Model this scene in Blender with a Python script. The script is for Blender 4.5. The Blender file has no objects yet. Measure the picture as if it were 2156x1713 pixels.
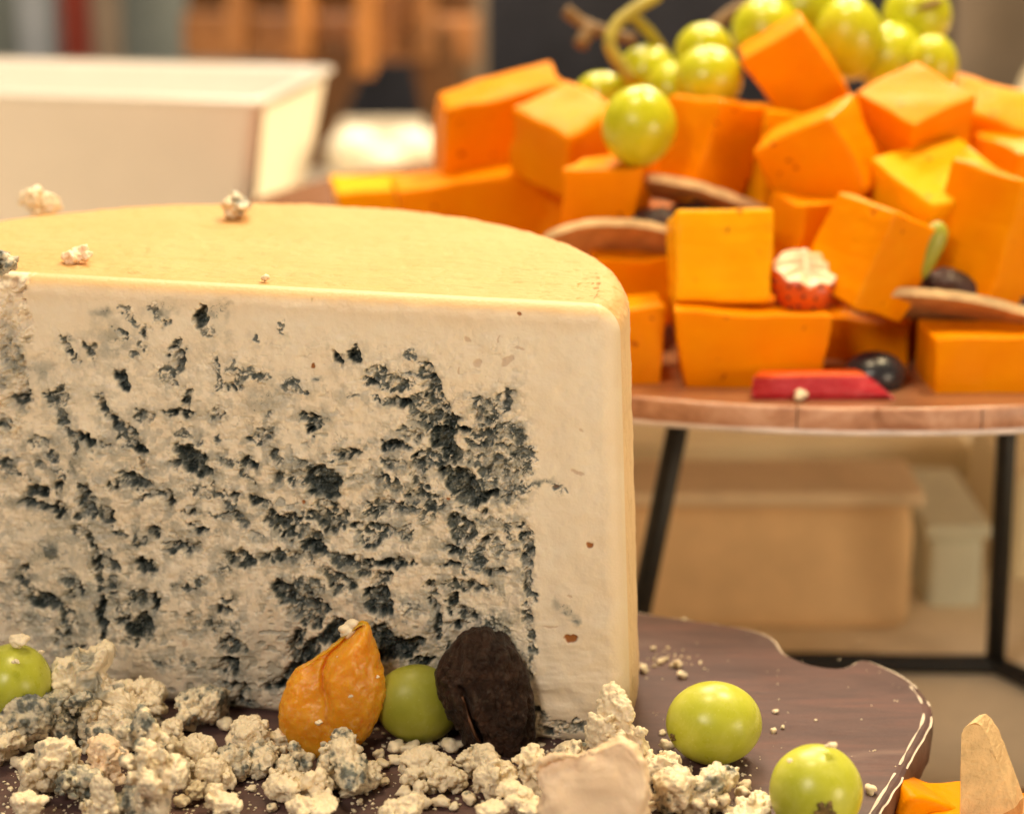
import bpy, bmesh, math, random
import numpy as np
from mathutils import Vector, Matrix, Euler

S = 0.01                      # everything below is measured in centimetres, built in metres
sc = bpy.context.scene
C = sc.collection
R_ = math.radians

# ------------------------------------------------------------------ camera
CAM_D, CAM_Z, CAM_PITCH, HFOV = 45.6, 20.97, 16.2, 26.0
cam_data = bpy.data.cameras.new('camera')
cam = bpy.data.objects.new('camera', cam_data)
C.objects.link(cam)
cam.location = (0, -CAM_D * S, CAM_Z * S)
cam.rotation_euler = (R_(90 - CAM_PITCH), 0, 0)
cam_data.sensor_width = 36.0
cam_data.lens = 18.0 / math.tan(R_(HFOV / 2))
cam_data.clip_start = 0.01
cam_data.clip_end = 50
cam_data.dof.use_dof = True
cam_data.dof.focus_distance = 0.478
cam_data.dof.aperture_fstop = 9.5
sc.camera = cam

# ------------------------------------------------------------------ world and lamps
world = bpy.data.worlds.new('World')
sc.world = world
world.use_nodes = True
bg = world.node_tree.nodes['Background']
bg.inputs[0].default_value = (1.0, 0.80, 0.58, 1)
bg.inputs[1].default_value = 0.13

def area_lamp(name, loc, target, size, power, col, sy=None):
    l = bpy.data.lights.new(name, 'AREA')
    l.shape = 'RECTANGLE' if sy else 'DISK'
    l.size = size * S
    if sy: l.size_y = sy * S
    l.energy = power
    l.color = col
    o = bpy.data.objects.new(name, l)
    C.objects.link(o)
    o.location = Vector(loc) * S
    o.rotation_euler = (Vector(target) - Vector(loc)).to_track_quat('-Z', 'Y').to_euler()
    return o

area_lamp('ceiling_lamp', (-12, 10, 105), (-2, 4, 4), 20, 5.0, (1.0, 0.78, 0.47))
area_lamp('ceiling_lamp', (34, 34, 92), (14, 22, 7), 18, 8.2, (1.0, 0.79, 0.45))
area_lamp('fill_lamp', (-30, -60, 56), (-3, 0, 3), 24, 2.9, (1.0, 0.87, 0.70))  # unseen front fill, added to brighten the cut face
area_lamp('fill_lamp', (62, -50, 14), (14, 20, -5), 30, 2.4, (1.0, 0.80, 0.54))  # unseen low fill, added to brighten the space under the round board
area_lamp('back_lamp', (26, 98, 56), (10, 42, -4), 30, 5.5, (1.0, 0.80, 0.52))
area_lamp('ceiling_lamp', (-14, 104, 120), (-10, 75, 0), 60, 20.0, (1.0, 0.82, 0.62))

sc.view_settings.view_transform = 'Standard'
sc.view_settings.look = 'None'
sc.view_settings.exposure = 0.08
sc.view_settings.gamma = 1.0
sc.view_settings.use_curve_mapping = False
sc.cycles.use_denoising = True
sc.cycles.max_bounces = 6
sc.cycles.diffuse_bounces = 4
sc.cycles.transmission_bounces = 2
sc.cycles.use_adaptive_sampling = True
sc.cycles.adaptive_threshold = 0.02

# ------------------------------------------------------------------ picture to place
F_ = 1078 / math.tan(R_(HFOV / 2))
_t = R_(CAM_PITCH)
_CP = np.array([0, -CAM_D, CAM_Z])
_FW = np.array([0, math.cos(_t), -math.sin(_t)])
_UP = np.array([0, math.sin(_t), math.cos(_t)])

def _ray(px, py):
    return _FW + np.array([1, 0, 0]) * (px - 1078) / F_ - _UP * (py - 856.5) / F_

def onz(px, py, z):           # point of the level z seen at a photo position
    r = _ray(px, py)
    return _CP + r * ((z - CAM_Z) / r[2])

def at(px, py, Y):            # point of the upright plane y = Y seen at a photo position
    r = _ray(px, py)
    return _CP + r * ((Y + CAM_D) / r[1])

def proj(P):
    v = np.asarray(P) - _CP
    D = v @ _FW
    return 1078 + F_ * v[..., 0] / D, 856.5 - F_ * (v @ _UP) / D

def ppc(P):                   # photo pixels per centimetre there
    return F_ / ((np.asarray(P) - _CP) @ _FW)

# ------------------------------------------------------------------ numpy noise
def _hash(ix, iy, iz, seed):
    with np.errstate(over='ignore'):
        n = (ix.astype(np.uint32) * np.uint32(374761393) + iy.astype(np.uint32) * np.uint32(668265263)
             + iz.astype(np.uint32) * np.uint32(2147483647 - 1442695) + np.uint32((seed * 974711 + 12345) & 0xffffffff))
        n = (n ^ (n >> np.uint32(13))) * np.uint32(1274126177)
        n = (n ^ (n >> np.uint32(16))) * np.uint32(2246822519)
        n = n ^ (n >> np.uint32(15))
    return n.astype(np.float32) / np.float32(4294967296.0)

def vnoise(p, seed=0):        # value noise, 0..1; p is (N,3)
    i = np.floor(p).astype(np.int64)
    f = (p - i).astype(np.float32)
    w = f * f * f * (f * (f * 6 - 15) + 10)
    out = 0
    for dx in (0, 1):
        wx = w[:, 0] if dx else 1 - w[:, 0]
        for dy in (0, 1):
            wy = w[:, 1] if dy else 1 - w[:, 1]
            for dz in (0, 1):
                wz = w[:, 2] if dz else 1 - w[:, 2]
                out = out + wx * wy * wz * _hash(i[:, 0] + dx, i[:, 1] + dy, i[:, 2] + dz, seed)
    return out

def fbm(p, seed=0, octv=4, gain=0.5):
    a, s, t = 1.0, 0.0, 0.0
    for k in range(octv):
        s = s + a * vnoise(p * (2.03 ** k) + k * 7.31, seed + k * 17)
        t += a
        a *= gain
    return s / t

def worley(p, seed=0, flat=False):   # distance to nearest and second nearest feature point
    i = np.floor(p).astype(np.int64)
    f1 = np.full(len(p), 9.0, np.float32)
    f2 = np.full(len(p), 9.0, np.float32)
    for dx in (-1, 0, 1):
        for dy in (-1, 0, 1):
            for dz in ((0,) if flat else (-1, 0, 1)):
                a, b, c = i[:, 0] + dx, i[:, 1] + dy, i[:, 2] + dz
                qx = a + _hash(a, b, c, seed) - p[:, 0]
                qy = b + _hash(a, b, c, seed + 5) - p[:, 1]
                qz = 0 if flat else c + _hash(a, b, c, seed + 9) - p[:, 2]
                d = np.sqrt(qx * qx + qy * qy + qz * qz).astype(np.float32)
                m = d < f1
                f2 = np.where(m, f1, np.minimum(f2, d))
                f1 = np.where(m, d, f1)
    return f1, f2

def sst(a, b, x):
    t = np.clip((x - a) / (b - a), 0, 1)
    return t * t * (3 - 2 * t)

# ------------------------------------------------------------------ objects
def make(name, V, F, mat, parent=None, loc=None, rot=None, smooth=True, attrs=None):
    """One mesh object; V in centimetres, F a list or an (n,3|4) array."""
    me = bpy.data.meshes.new(name)
    V = np.asarray(V, np.float32) * S
    if isinstance(F, np.ndarray):
        n, k = F.shape
        me.vertices.add(len(V))
        me.vertices.foreach_set('co', V.ravel())
        me.loops.add(n * k)
        me.loops.foreach_set('vertex_index', F.astype(np.int32).ravel())
        me.polygons.add(n)
        me.polygons.foreach_set('loop_start', np.arange(0, n * k, k, dtype=np.int32))
        me.update(calc_edges=True)
    else:
        me.from_pydata([tuple(v) for v in V], [], F)
    me.polygons.foreach_set('use_smooth', np.full(len(me.polygons), bool(smooth)))
    for an, av in (attrs or {}).items():
        at_ = me.attributes.new(an, 'FLOAT', 'POINT')
        at_.data.foreach_set('value', np.asarray(av, np.float32))
    me.materials.append(mat)
    o = bpy.data.objects.new(name, me)
    C.objects.link(o)
    if parent: o.parent = parent
    if loc is not None: o.location = Vector([float(c) for c in loc]) * S
    if rot is not None: o.rotation_euler = rot
    return o

def thing(name, label, cat, loc=(0, 0, 0), rot=(0, 0, 0), group=None):
    o = bpy.data.objects.new(name, None)
    o.empty_display_size = 0.01
    C.objects.link(o)
    o.location = Vector([float(c) for c in loc]) * S
    o.rotation_euler = rot
    return tag(o, label, cat, group)

def tag(o, label, cat, group=None):
    o['label'] = label
    o['category'] = cat
    if group: o['group'] = group
    return o

def struct(o):
    o['kind'] = 'structure'
    return o

_ico = {}
def ico(k):
    if k not in _ico:
        bm = bmesh.new()
        bmesh.ops.create_icosphere(bm, subdivisions=k, radius=1)
        V = np.array([v.co[:] for v in bm.verts])
        F = np.array([[v.index for v in f.verts] for f in bm.faces])
        bm.free()
        _ico[k] = (V / np.linalg.norm(V, axis=1)[:, None], F)
    V, F = _ico[k]
    return V.copy(), F

def gridF(nr, nc, wrap=False):
    r, c = np.meshgrid(np.arange(nr - 1), np.arange(nc if wrap else nc - 1), indexing='ij')
    r, c = r.ravel(), c.ravel()
    c2 = (c + 1) % nc
    return np.stack([r * nc + c, r * nc + c2, (r + 1) * nc + c2, (r + 1) * nc + c], 1)

def bm_arrays(bm):
    bm.verts.index_update()
    V = np.array([v.co[:] for v in bm.verts])
    F = [[v.index for v in f.verts] for f in bm.faces]
    bm.free()
    return V, F

def box_arrays(w, d, h, bev=0.12, seg=3, cuts=0):
    bm = bmesh.new()
    bmesh.ops.create_cube(bm, size=1)
    for v in bm.verts: v.co = Vector((v.co.x * w, v.co.y * d, v.co.z * h))
    if bev: bmesh.ops.bevel(bm, geom=bm.edges[:], offset=bev, segments=seg, affect='EDGES', profile=0.6)
    if cuts: bmesh.ops.subdivide_edges(bm, edges=[e for e in bm.edges if e.calc_length() > 0.5 * min(w, d, h)], cuts=cuts, use_grid_fill=True)
    return bm_arrays(bm)

def tube(path, rad, n=12):
    """Round bar along a path (cm); rad a number or one per point."""
    P = np.asarray(path, float)
    rad = np.broadcast_to(rad, (len(P),))
    V, up = [], np.array([0.13, 0.21, 0.97])
    for i in range(len(P)):
        t = P[min(i + 1, len(P) - 1)] - P[max(i - 1, 0)]
        t = t / np.linalg.norm(t)
        a = np.cross(t, up)
        if np.linalg.norm(a) < 0.05: a = np.cross(t, [1, 0, 0])
        a = a / np.linalg.norm(a)
        b = np.cross(t, a)
        for k in range(n):
            q = 2 * math.pi * k / n
            V.append(P[i] + rad[i] * (a * math.cos(q) + b * math.sin(q)))
    F = gridF(len(P), n, True).tolist()
    F.append(list(range(n))[::-1])
    F.append([len(V) - n + k for k in range(n)])
    return np.array(V), F

def smooth_path(pts, n=8):
    """Catmull-Rom through the points."""
    P = np.asarray(pts, float)
    P = np.vstack([2 * P[0] - P[1], P, 2 * P[-1] - P[-2]])
    out = []
    for i in range(1, len(P) - 2):
        for k in range(n):
            t = k / n
            out.append(0.5 * ((2 * P[i]) + (P[i + 1] - P[i - 1]) * t + (2 * P[i - 1] - 5 * P[i] + 4 * P[i + 1] - P[i + 2]) * t * t
                              + (3 * P[i] - P[i - 1] - 3 * P[i + 1] + P[i + 2]) * t ** 3))
    out.append(P[-2])
    return np.array(out)
# ------------------------------------------------------------------ materials
class NT:
    def __init__(s, name):
        s.m = bpy.data.materials.new(name)
        s.m.use_nodes = True
        s.t = s.m.node_tree
        s.b = s.t.nodes['Principled BSDF']
        s.out = s.t.nodes['Material Output']
    def n(s, typ, **kw):
        nd = s.t.nodes.new(typ)
        for k, v in kw.items():
            if k.startswith('i_'):
                k = k[2:].replace('_', ' ')
                nd.inputs[k].default_value = v
            else: setattr(nd, k, v)
        return nd
    def l(s, a, b): s.t.links.new(a, b)
    def coord(s, kind='Object', scale=(1, 1, 1), rot=(0, 0, 0)):
        c = s.n('ShaderNodeTexCoord')
        m = s.n('ShaderNodeMapping')
        m.inputs['Scale'].default_value = scale
        m.inputs['Rotation'].default_value = rot
        s.l(c.outputs[kind], m.inputs['Vector'])
        return m.outputs['Vector']
    def noise(s, vec, scale, detail=4, rough=0.55, dist=0.0):
        nd = s.n('ShaderNodeTexNoise')
        nd.inputs['Scale'].default_value = scale
        nd.inputs['Detail'].default_value = detail
        nd.inputs['Roughness'].default_value = rough
        nd.inputs['Distortion'].default_value = dist
        if vec is not None: s.l(vec, nd.inputs['Vector'])
        return nd.outputs['Fac']
    def vor(s, vec, scale, feature='F1', rand=1.0):
        nd = s.n('ShaderNodeTexVoronoi', feature=feature)
        nd.inputs['Scale'].default_value = scale
        nd.inputs['Randomness'].default_value = rand
        if vec is not None: s.l(vec, nd.inputs['Vector'])
        return nd
    def ramp(s, fac, stops, interp='LINEAR'):
        nd = s.n('ShaderNodeValToRGB')
        e = nd.color_ramp
        e.interpolation = interp
        while len(e.elements) < len(stops): e.elements.new(0.5)
        for el, (p, c) in zip(e.elements, stops):
            el.position = p
            el.color = (c[0], c[1], c[2], 1) if isinstance(c, (tuple, list)) else (c, c, c, 1)
        s.l(fac, nd.inputs['Fac'])
        return nd.outputs['Color']
    def math(s, op, a, b=None, c=None, clamp=False):
        nd = s.n('ShaderNodeMath', operation=op, use_clamp=clamp)
        for k, v in enumerate((a, b, c)):
            if v is None: continue
            if isinstance(v, (int, float)): nd.inputs[k].default_value = v
            else: s.l(v, nd.inputs[k])
        return nd.outputs[0]
    def mix(s, fac, a, b, mode='MIX'):
        nd = s.n('ShaderNodeMix', data_type='RGBA', blend_type=mode)
        for v, k in ((fac, 0), (a, 6), (b, 7)):
            if isinstance(v, (int, float)): nd.inputs[k].default_value = v
            elif isinstance(v, (tuple, list)): nd.inputs[k].default_value = (*v, 1)
            else: s.l(v, nd.inputs[k])
        return nd.outputs[2]
    def attr(s, name):
        nd = s.n('ShaderNodeAttribute')
        nd.attribute_name = name
        return nd.outputs['Fac']
    def bump(s, h, strength=0.4, dist=0.001, nrm=None):
        nd = s.n('ShaderNodeBump')
        nd.inputs['Strength'].default_value = strength
        nd.inputs['Distance'].default_value = dist
        s.l(h, nd.inputs['Height'])
        if nrm is not None: s.l(nrm, nd.inputs['Normal'])
        return nd.outputs['Normal']
    def set(s, col=None, rough=None, nrm=None, sss=None, rad=None, spec=None, metal=None, coat=None, coat_rough=None):
        b = s.b.inputs
        def put(k, v):
            if v is None: return
            if isinstance(v, (int, float)): b[k].default_value = v
            elif isinstance(v, tuple): b[k].default_value = (*v, 1) if len(v) == 3 and k == 'Base Color' else v
            else: s.l(v, b[k])
        put('Base Color', col); put('Roughness', rough); put('Normal', nrm)
        put('Subsurface Weight', sss); put('Specular IOR Level', spec); put('Metallic', metal)
        put('Coat Weight', coat); put('Coat Roughness', coat_rough)
        if rad is not None:
            b['Subsurface Radius'].default_value = rad
            b['Subsurface Scale'].default_value = 1.0
        return s.m

M = {}
# --- cut face of the blue cheese and its crumbs: cream paste, mould and painted shade of deep holes by attribute
def paste(name, cream=(0.83, 0.715, 0.57), pale=(0.87, 0.785, 0.65), warm=(0.81, 0.67, 0.50), rindcol=(0.68, 0.43, 0.185), fine=1.0, sss=0.12):
    t = NT(name)
    v = t.coord()
    big = t.noise(v, 60, 4, 0.6)
    col = t.mix(t.ramp(big, [(0.35, 0), (0.65, 1)]), warm, pale)
    mid = t.noise(v, 260, 5, 0.65)
    col = t.mix(t.ramp(mid, [(0.3, 0), (0.7, 1)]), col, cream)
    mo = t.attr('mould')
    grain = t.noise(v, 900, 3, 0.6)
    mo2 = t.math('ADD', mo, t.math('MULTIPLY', t.math('SUBTRACT', grain, 0.5), 0.22))
    mo3 = t.math('MULTIPLY', mo2, t.ramp(mo, [(0.0, 0), (0.06, 1)]), clamp=True)
    fac = t.ramp(mo3, [(0.0, 0.0), (0.25, 0.50), (0.5, 0.92), (0.8, 1.0)])
    blue = t.noise(v, 130, 3, 0.5)
    mid_m = t.mix(t.ramp(blue, [(0.35, 0), (0.65, 1)]), (0.185, 0.20, 0.17), (0.155, 0.195, 0.205))
    dark = t.ramp(mo3, [(0.27, 0.0), (0.60, 0.62), (1.0, 1.0)])
    mcol = t.mix(dark, mid_m, (0.018, 0.027, 0.027))
    col = t.mix(fac, col, mcol)
    col = t.mix(t.attr('rindy'), col, rindcol)
    col = t.mix(t.attr('brown'), col, (0.33, 0.12, 0.03))
    h = t.math('ADD', t.math('MULTIPLY', t.noise(v, 700 * fine, 6, 0.7), 1.0), t.math('MULTIPLY', t.vor(v, 1500 * fine).outputs['Distance'], -0.35))
    return t.set(col, t.ramp(mo3, [(0, 0.46), (1, 0.40)]), t.bump(h, 0.24, 0.0005), sss, (0.0022, 0.0014, 0.0007), 0.45)

M['paste'] = paste('cheese_paste')
M['crumb'] = paste('crumb_paste', (0.84, 0.72, 0.53), (0.88, 0.79, 0.62), (0.81, 0.66, 0.45))
M['pink'] = paste('pink_paste', (0.89, 0.68, 0.48), (0.91, 0.73, 0.54), (0.86, 0.63, 0.42))

# --- rind
t = NT('cheese_rind')
v = t.coord('Object', (14, 180, 60), (0, 0, R_(32)))
st = t.noise(v, 1.6, 5, 0.6, 0.6)
v2 = t.coord()
sp = t.noise(v2, 420, 5, 0.65)
bl = t.noise(v2, 40, 3, 0.5)
col = t.mix(t.ramp(bl, [(0.35, 0), (0.65, 1)]), (0.61, 0.345, 0.13), (0.64, 0.375, 0.155))
col = t.mix(t.ramp(st, [(0.30, 1), (0.44, 0)]), col, (0.60, 0.345, 0.125))
col = t.mix(t.attr('side'), col, (0.76, 0.56, 0.34))
scf = t.ramp(t.noise(v2, 150, 6, 0.75, 0.8), [(0.60, 0), (0.72, 1)])
col = t.mix(t.math('MULTIPLY', scf, 0.22), col, (0.68, 0.43, 0.20))
h = t.math('ADD', t.math('MULTIPLY', st, 1.0), t.math('ADD', t.math('MULTIPLY', sp, 0.7), t.math('MULTIPLY', scf, 0.3)))
M['rind'] = t.set(col, 0.6, t.bump(h, 0.8, 0.0008), 0.12, (0.003, 0.0016, 0.0006), 0.2)

# --- cheddar
def cheddar(name, a, b, fleck=(0.35, 0.03, 0.005)):
    t = NT(name)
    oi = t.n('ShaderNodeObjectInfo')
    v = t.coord()
    av = t.n('ShaderNodeVectorMath', operation='ADD')
    t.l(v, av.inputs[0]); 
    sc_ = t.n('ShaderNodeVectorMath', operation='SCALE'); t.l(oi.outputs['Random'], sc_.inputs['Scale'])
    sc_.inputs[0].default_value = (0.7, 0.3, 0.5); t.l(sc_.outputs[0], av.inputs[1])
    w = av.outputs[0]
    big = t.noise(w, 70, 3, 0.55)
    col = t.mix(t.ramp(big, [(0.3, 0), (0.7, 1)]), a, b)
    wd = t.n('ShaderNodeVectorMath', operation='ADD'); t.l(w, wd.inputs[0])
    ns = t.n('ShaderNodeTexNoise'); ns.inputs['Scale'].default_value = 260; t.l(w, ns.inputs['Vector'])
    sv = t.n('ShaderNodeVectorMath', operation='SCALE'); sv.inputs['Scale'].default_value = 0.007; t.l(ns.outputs['Color'], sv.inputs[0]); t.l(sv.outputs[0], wd.inputs[1])
    vo = t.vor(wd.outputs[0], 190)
    spot = t.math('MULTIPLY', t.ramp(vo.outputs['Distance'], [(0.06, 1), (0.19, 0)]), t.ramp(t.noise(w, 75, 2, 0.5), [(0.51, 0), (0.57, 1)]))
    col = t.mix(spot, col, fleck)
    kn = t.coord('Object', (40, 40, 420), (0.3, 0.2, 0))
    h = t.math('ADD', t.math('ADD', t.noise(w, 240, 5, 0.6), t.math('MULTIPLY', t.noise(kn, 1.0, 3, 0.5), 0.9)), t.math('MULTIPLY', spot, -0.5))
    return t.set(col, t.ramp(t.noise(w, 160, 3, 0.5), [(0.3, 0.30), (0.7, 0.5)]), t.bump(h, 0.4, 0.001), 0.15, (0.004, 0.0018, 0.0004), 0.07)
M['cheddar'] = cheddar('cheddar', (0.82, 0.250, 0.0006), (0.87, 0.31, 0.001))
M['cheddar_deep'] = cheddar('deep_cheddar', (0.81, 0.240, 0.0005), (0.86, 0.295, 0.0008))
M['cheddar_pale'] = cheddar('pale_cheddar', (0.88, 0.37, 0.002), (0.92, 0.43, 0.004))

# --- grapes
def grape_mat(name, a, b, bloom, rough=0.27, sss=0.35):
    t = NT(name)
    v = t.coord()
    col = t.mix(t.ramp(t.noise(v, 90, 4, 0.6, 0.5), [(0.35, 0), (0.68, 1)]), a, b)
    col = t.mix(t.math('MULTIPLY', t.ramp(t.noise(v, 210, 6, 0.7, 0.4), [(0.5, 0), (0.72, 1)]), 0.30), col, bloom)
    dots = t.ramp(t.vor(v, 700).outputs['Distance'], [(0.10, 1), (0.2, 0)])
    col = t.mix(t.math('MULTIPLY', dots, 0.25), col, bloom)
    r = t.ramp(t.noise(v, 120, 4, 0.6), [(0.3, rough - 0.05), (0.7, rough + 0.16)])
    return t.set(col, r, t.bump(t.noise(v, 160, 3, 0.5), 0.06, 0.001), sss * 1.6, (0.006, 0.006, 0.0015), 0.5)
M['grape'] = grape_mat('green_grape_skin', (0.44, 0.47, 0.035), (0.54, 0.56, 0.07), (0.70, 0.70, 0.24))
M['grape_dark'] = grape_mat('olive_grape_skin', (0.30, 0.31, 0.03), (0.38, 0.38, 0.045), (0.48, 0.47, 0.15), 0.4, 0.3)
M['grape_yellow'] = grape_mat('yellow_grape_skin', (0.49, 0.50, 0.008), (0.59, 0.59, 0.02), (0.72, 0.70, 0.14), 0.22, 0.4)

def plain(name, col, rough=0.5, var=0.25, scale=60, bump=0.2, spec=0.5, sss=None, rad=None, stretch=(1, 1, 1), coat=None, metal=None, detail=5, dist=0.001):
    t = NT(name)
    v = t.coord('Object', stretch)
    n_ = t.noise(v, scale, detail, 0.6)
    a = tuple(c * (1 - var) for c in col); b = tuple(min(1, c * (1 + var)) for c in col)
    return t.set(t.mix(t.ramp(n_, [(0.3, 0), (0.7, 1)]), a, b), rough, t.bump(t.noise(v, scale * 4, 5, 0.6), bump, dist) if bump else None, sss, rad, spec, metal, coat)

M['scar'] = plain('stem_scar', (0.16, 0.10, 0.03), 0.8, 0.5, 400, 0.5)
M['stem'] = plain('grape_stem', (0.42, 0.34, 0.05), 0.6, 0.3, 90, 0.2)
M['stem_brown'] = plain('dry_grape_stem', (0.20, 0.11, 0.035), 0.7, 0.3, 90, 0.2)

# --- dried apricot
t = NT('dried_apricot')
v = t.coord()
col = t.mix(t.ramp(t.noise(v, 140, 5, 0.65, 0.6), [(0.3, 0), (0.7, 1)]), (0.70, 0.27, 0.012), (0.82, 0.39, 0.030))
fr = t.ramp(t.noise(v, 420, 5, 0.7, 1.0), [(0.56, 0), (0.68, 1)])
col = t.mix(t.math('MULTIPLY', fr, 0.45), col, (0.86, 0.56, 0.24))
h = t.math('ADD', t.noise(v, 300, 6, 0.65, 0.8), t.math('MULTIPLY', t.noise(v, 90, 3, 0.5), 1.5))
M['apricot'] = t.set(col, t.ramp(t.noise(v, 300, 4, 0.6), [(0.3, 0.18), (0.7, 0.38)]), t.bump(h, 0.40, 0.0010), 0.75, (0.010, 0.0045, 0.0008), 0.5)

# --- prune
t = NT('dried_date_skin')
v = t.coord()
col = t.mix(t.ramp(t.noise(v, 160, 5, 0.65, 0.6), [(0.35, 0), (0.7, 1)]), (0.020, 0.010, 0.007), (0.070, 0.034, 0.022))
col = t.mix(t.math('MULTIPLY', t.ramp(t.noise(v, 520, 5, 0.7, 1.0), [(0.58, 0), (0.72, 1)]), 0.5), col, (0.20, 0.12, 0.08))
M['date'] = t.set(col, 0.30, t.bump(t.noise(v, 260, 6, 0.68, 2.2), 1.0, 0.0022), None, None, 0.35)
M['raisin'] = plain('raisin_skin', (0.055, 0.022, 0.020), 0.42, 0.5, 150, 0.5)
M['date_flesh'] = plain('date_flesh', (0.10, 0.038, 0.015), 0.5, 0.4, 300, 0.4)
M['blueberry'] = plain('blueberry_skin', (0.022, 0.022, 0.030), 0.30, 0.4, 120, 0.1, 0.6)

# --- slate-like wooden board
t = NT('serving_board_top')
v = t.coord('Object', (1, 5.5, 5.5), (0, 0, R_(14)))
g1 = t.noise(v, 26, 6, 0.62, 1.2)
v2 = t.coord('Object', (1, 9, 9), (0, 0, R_(14)))
g2 = t.noise(v2, 70, 5, 0.6, 0.6)
col = t.ramp(g1, [(0.30, (0.070, 0.040, 0.041)), (0.50, (0.110, 0.062, 0.059)), (0.70, (0.155, 0.076, 0.068))])
col = t.mix(t.ramp(g2, [(0.35, 0.55), (0.65, 0.0)]), col, (0.082, 0.054, 0.058))
v3 = t.coord()
dust = t.ramp(t.noise(v3, 300, 6, 0.75), [(0.60, 0), (0.78, 1)])
col = t.mix(t.math('MULTIPLY', dust, 0.25), col, (0.30, 0.22, 0.18))
sm = t.ramp(t.noise(t.coord('Object', (1, 4, 4), (0, 0, R_(20))), 18, 5, 0.6, 1.0), [(0.58, 0), (0.74, 1)])
col = t.mix(t.math('MULTIPLY', sm, 0.45), col, (0.24, 0.165, 0.145))
M['board'] = t.set(col, t.ramp(t.noise(v3, 45, 5, 0.65), [(0.3, 0.42), (0.7, 0.60)]), t.bump(t.math('ADD', g2, t.noise(v3, 500, 4, 0.6)), 0.18, 0.0005), None, None, 0.36)
M['board_side'] = plain('serving_board_edge', (0.12, 0.060, 0.042), 0.5, 0.35, 120, 0.3)
M['chip'] = plain('worn_white_edge', (0.70, 0.60, 0.50), 0.7, 0.2, 300, 0.3)

# --- round wooden board
t = NT('round_board_wood')
v = t.coord('Object', (1, 10, 10))
g = t.noise(v, 24, 6, 0.6, 0.8)
col = t.ramp(g, [(0.3, (0.24, 0.10, 0.05)), (0.7, (0.40, 0.19, 0.10))])
M['wood'] = t.set(col, 0.22, t.bump(g, 0.1, 0.0006), None, None, 0.6, None, 0.4)
t = NT('round_board_band')
v = t.coord('Object')
g = t.noise(v, 70, 6, 0.7, 0.6)
col = t.ramp(g, [(0.34, (0.34, 0.15, 0.085)), (0.5, (0.56, 0.29, 0.185)), (0.66, (0.70, 0.42, 0.30))])
M['band'] = t.set(col, t.ramp(g, [(0.3, 0.25), (0.7, 0.5)]), t.bump(t.noise(v, 300, 5, 0.7), 0.5, 0.0008), None, None, 0.6, None, 0.3)
M['underside'] = plain('board_underside', (0.78, 0.68, 0.66), 0.6, 0.2, 120, 0.3)
M['iron'] = plain('black_iron', (0.012, 0.011, 0.011), 0.45, 0.3, 200, 0.2, 0.4)

# --- other food
M['cracker'] = plain('toasted_cracker', (0.62, 0.33, 0.13), 0.75, 0.25, 160, 0.6, 0.3, dist=0.002)
M['cracker_edge'] = plain('cracker_edge', (0.80, 0.56, 0.30), 0.75, 0.2, 200, 0.6, 0.3, dist=0.002)
t = NT('strawberry')
v = t.coord()
col = t.mix(t.ramp(t.noise(v, 60, 3, 0.5), [(0.3, 0), (0.7, 1)]), (0.55, 0.055, 0.006), (0.72, 0.12, 0.012))
M['strawberry'] = t.set(col, 0.3, t.bump(t.noise(v, 200, 3, 0.5), 0.2, 0.001), 0.2, (0.004, 0.001, 0.0005), 0.5)
M['strawberry_flesh'] = plain('strawberry_flesh', (0.85, 0.62, 0.42), 0.35, 0.1, 120, 0.2, 0.5, 0.3, (0.004, 0.002, 0.001))
M['seed'] = plain('strawberry_seed', (0.10, 0.02, 0.006), 0.5, 0.2, 200, 0)
t = NT('red_fruit_slice')
v = t.coord('Object', (1, 1, 2))
col = t.mix(t.ramp(t.noise(v, 190, 5, 0.7, 0.8), [(0.4, 0), (0.7, 1)]), (0.46, 0.006, 0.022), (0.62, 0.05, 0.07))
M['red_slice'] = t.set(col, 0.32, t.bump(t.noise(v, 350, 5, 0.7), 0.5, 0.001), 0.2, (0.004, 0.0006, 0.0006), 0.5)
M['red_top'] = plain('red_slice_top', (0.78, 0.10, 0.012), 0.35, 0.15, 120, 0.2, 0.5, 0.2, (0.004, 0.0006, 0.0006))

# --- surroundings
M['cloth'] = plain('table_cloth', (0.78, 0.67, 0.50), 0.8, 0.08, 60, 0.1, 0.2)
M['tan'] = plain('tan_cardboard', (0.84, 0.58, 0.32), 0.75, 0.08, 60, 0.1, 0.2)
M['tan_top'] = plain('tan_cardboard_lid', (0.78, 0.60, 0.40), 0.75, 0.08, 60, 0.1, 0.2)
M['pale'] = plain('pale_grey_plastic', (0.62, 0.62, 0.50), 0.6, 0.06, 60, 0, 0.3)
M['cream_pl'] = plain('cream_plastic', (0.90, 0.78, 0.54), 0.5, 0.05, 60, 0, 0.3)
M['white'] = plain('white_glaze', (0.86, 0.81, 0.77), 0.10, 0.03, 30, 0, 0.6, coat=0.6)
M['steel'] = plain('polished_steel', (0.62, 0.58, 0.52), 0.12, 0.05, 30, 0, 0.5, metal=1.0)
M['navy'] = plain('navy_fabric', (0.030, 0.031, 0.042), 0.9, 0.2, 40, 0.2, 0.2)
M['copper'] = plain('brown_lacquered_wood', (0.30, 0.13, 0.045), 0.35, 0.45, 26, 0.1, 0.5)
M['orange_wood'] = plain('orange_lacquer', (0.52, 0.22, 0.06), 0.3, 0.35, 30, 0.1, 0.5)
M['dark_wood'] = plain('dark_brown_wood', (0.11, 0.045, 0.012), 0.5, 0.3, 30, 0.1, 0.4)
M['slab'] = plain('grey_stone_slab', (0.25, 0.22, 0.18), 0.6, 0.15, 60, 0.1, 0.3)
M['ball'] = plain('white_cheese_ball', (0.86, 0.80, 0.66), 0.3, 0.05, 60, 0.05, 0.5)
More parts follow.
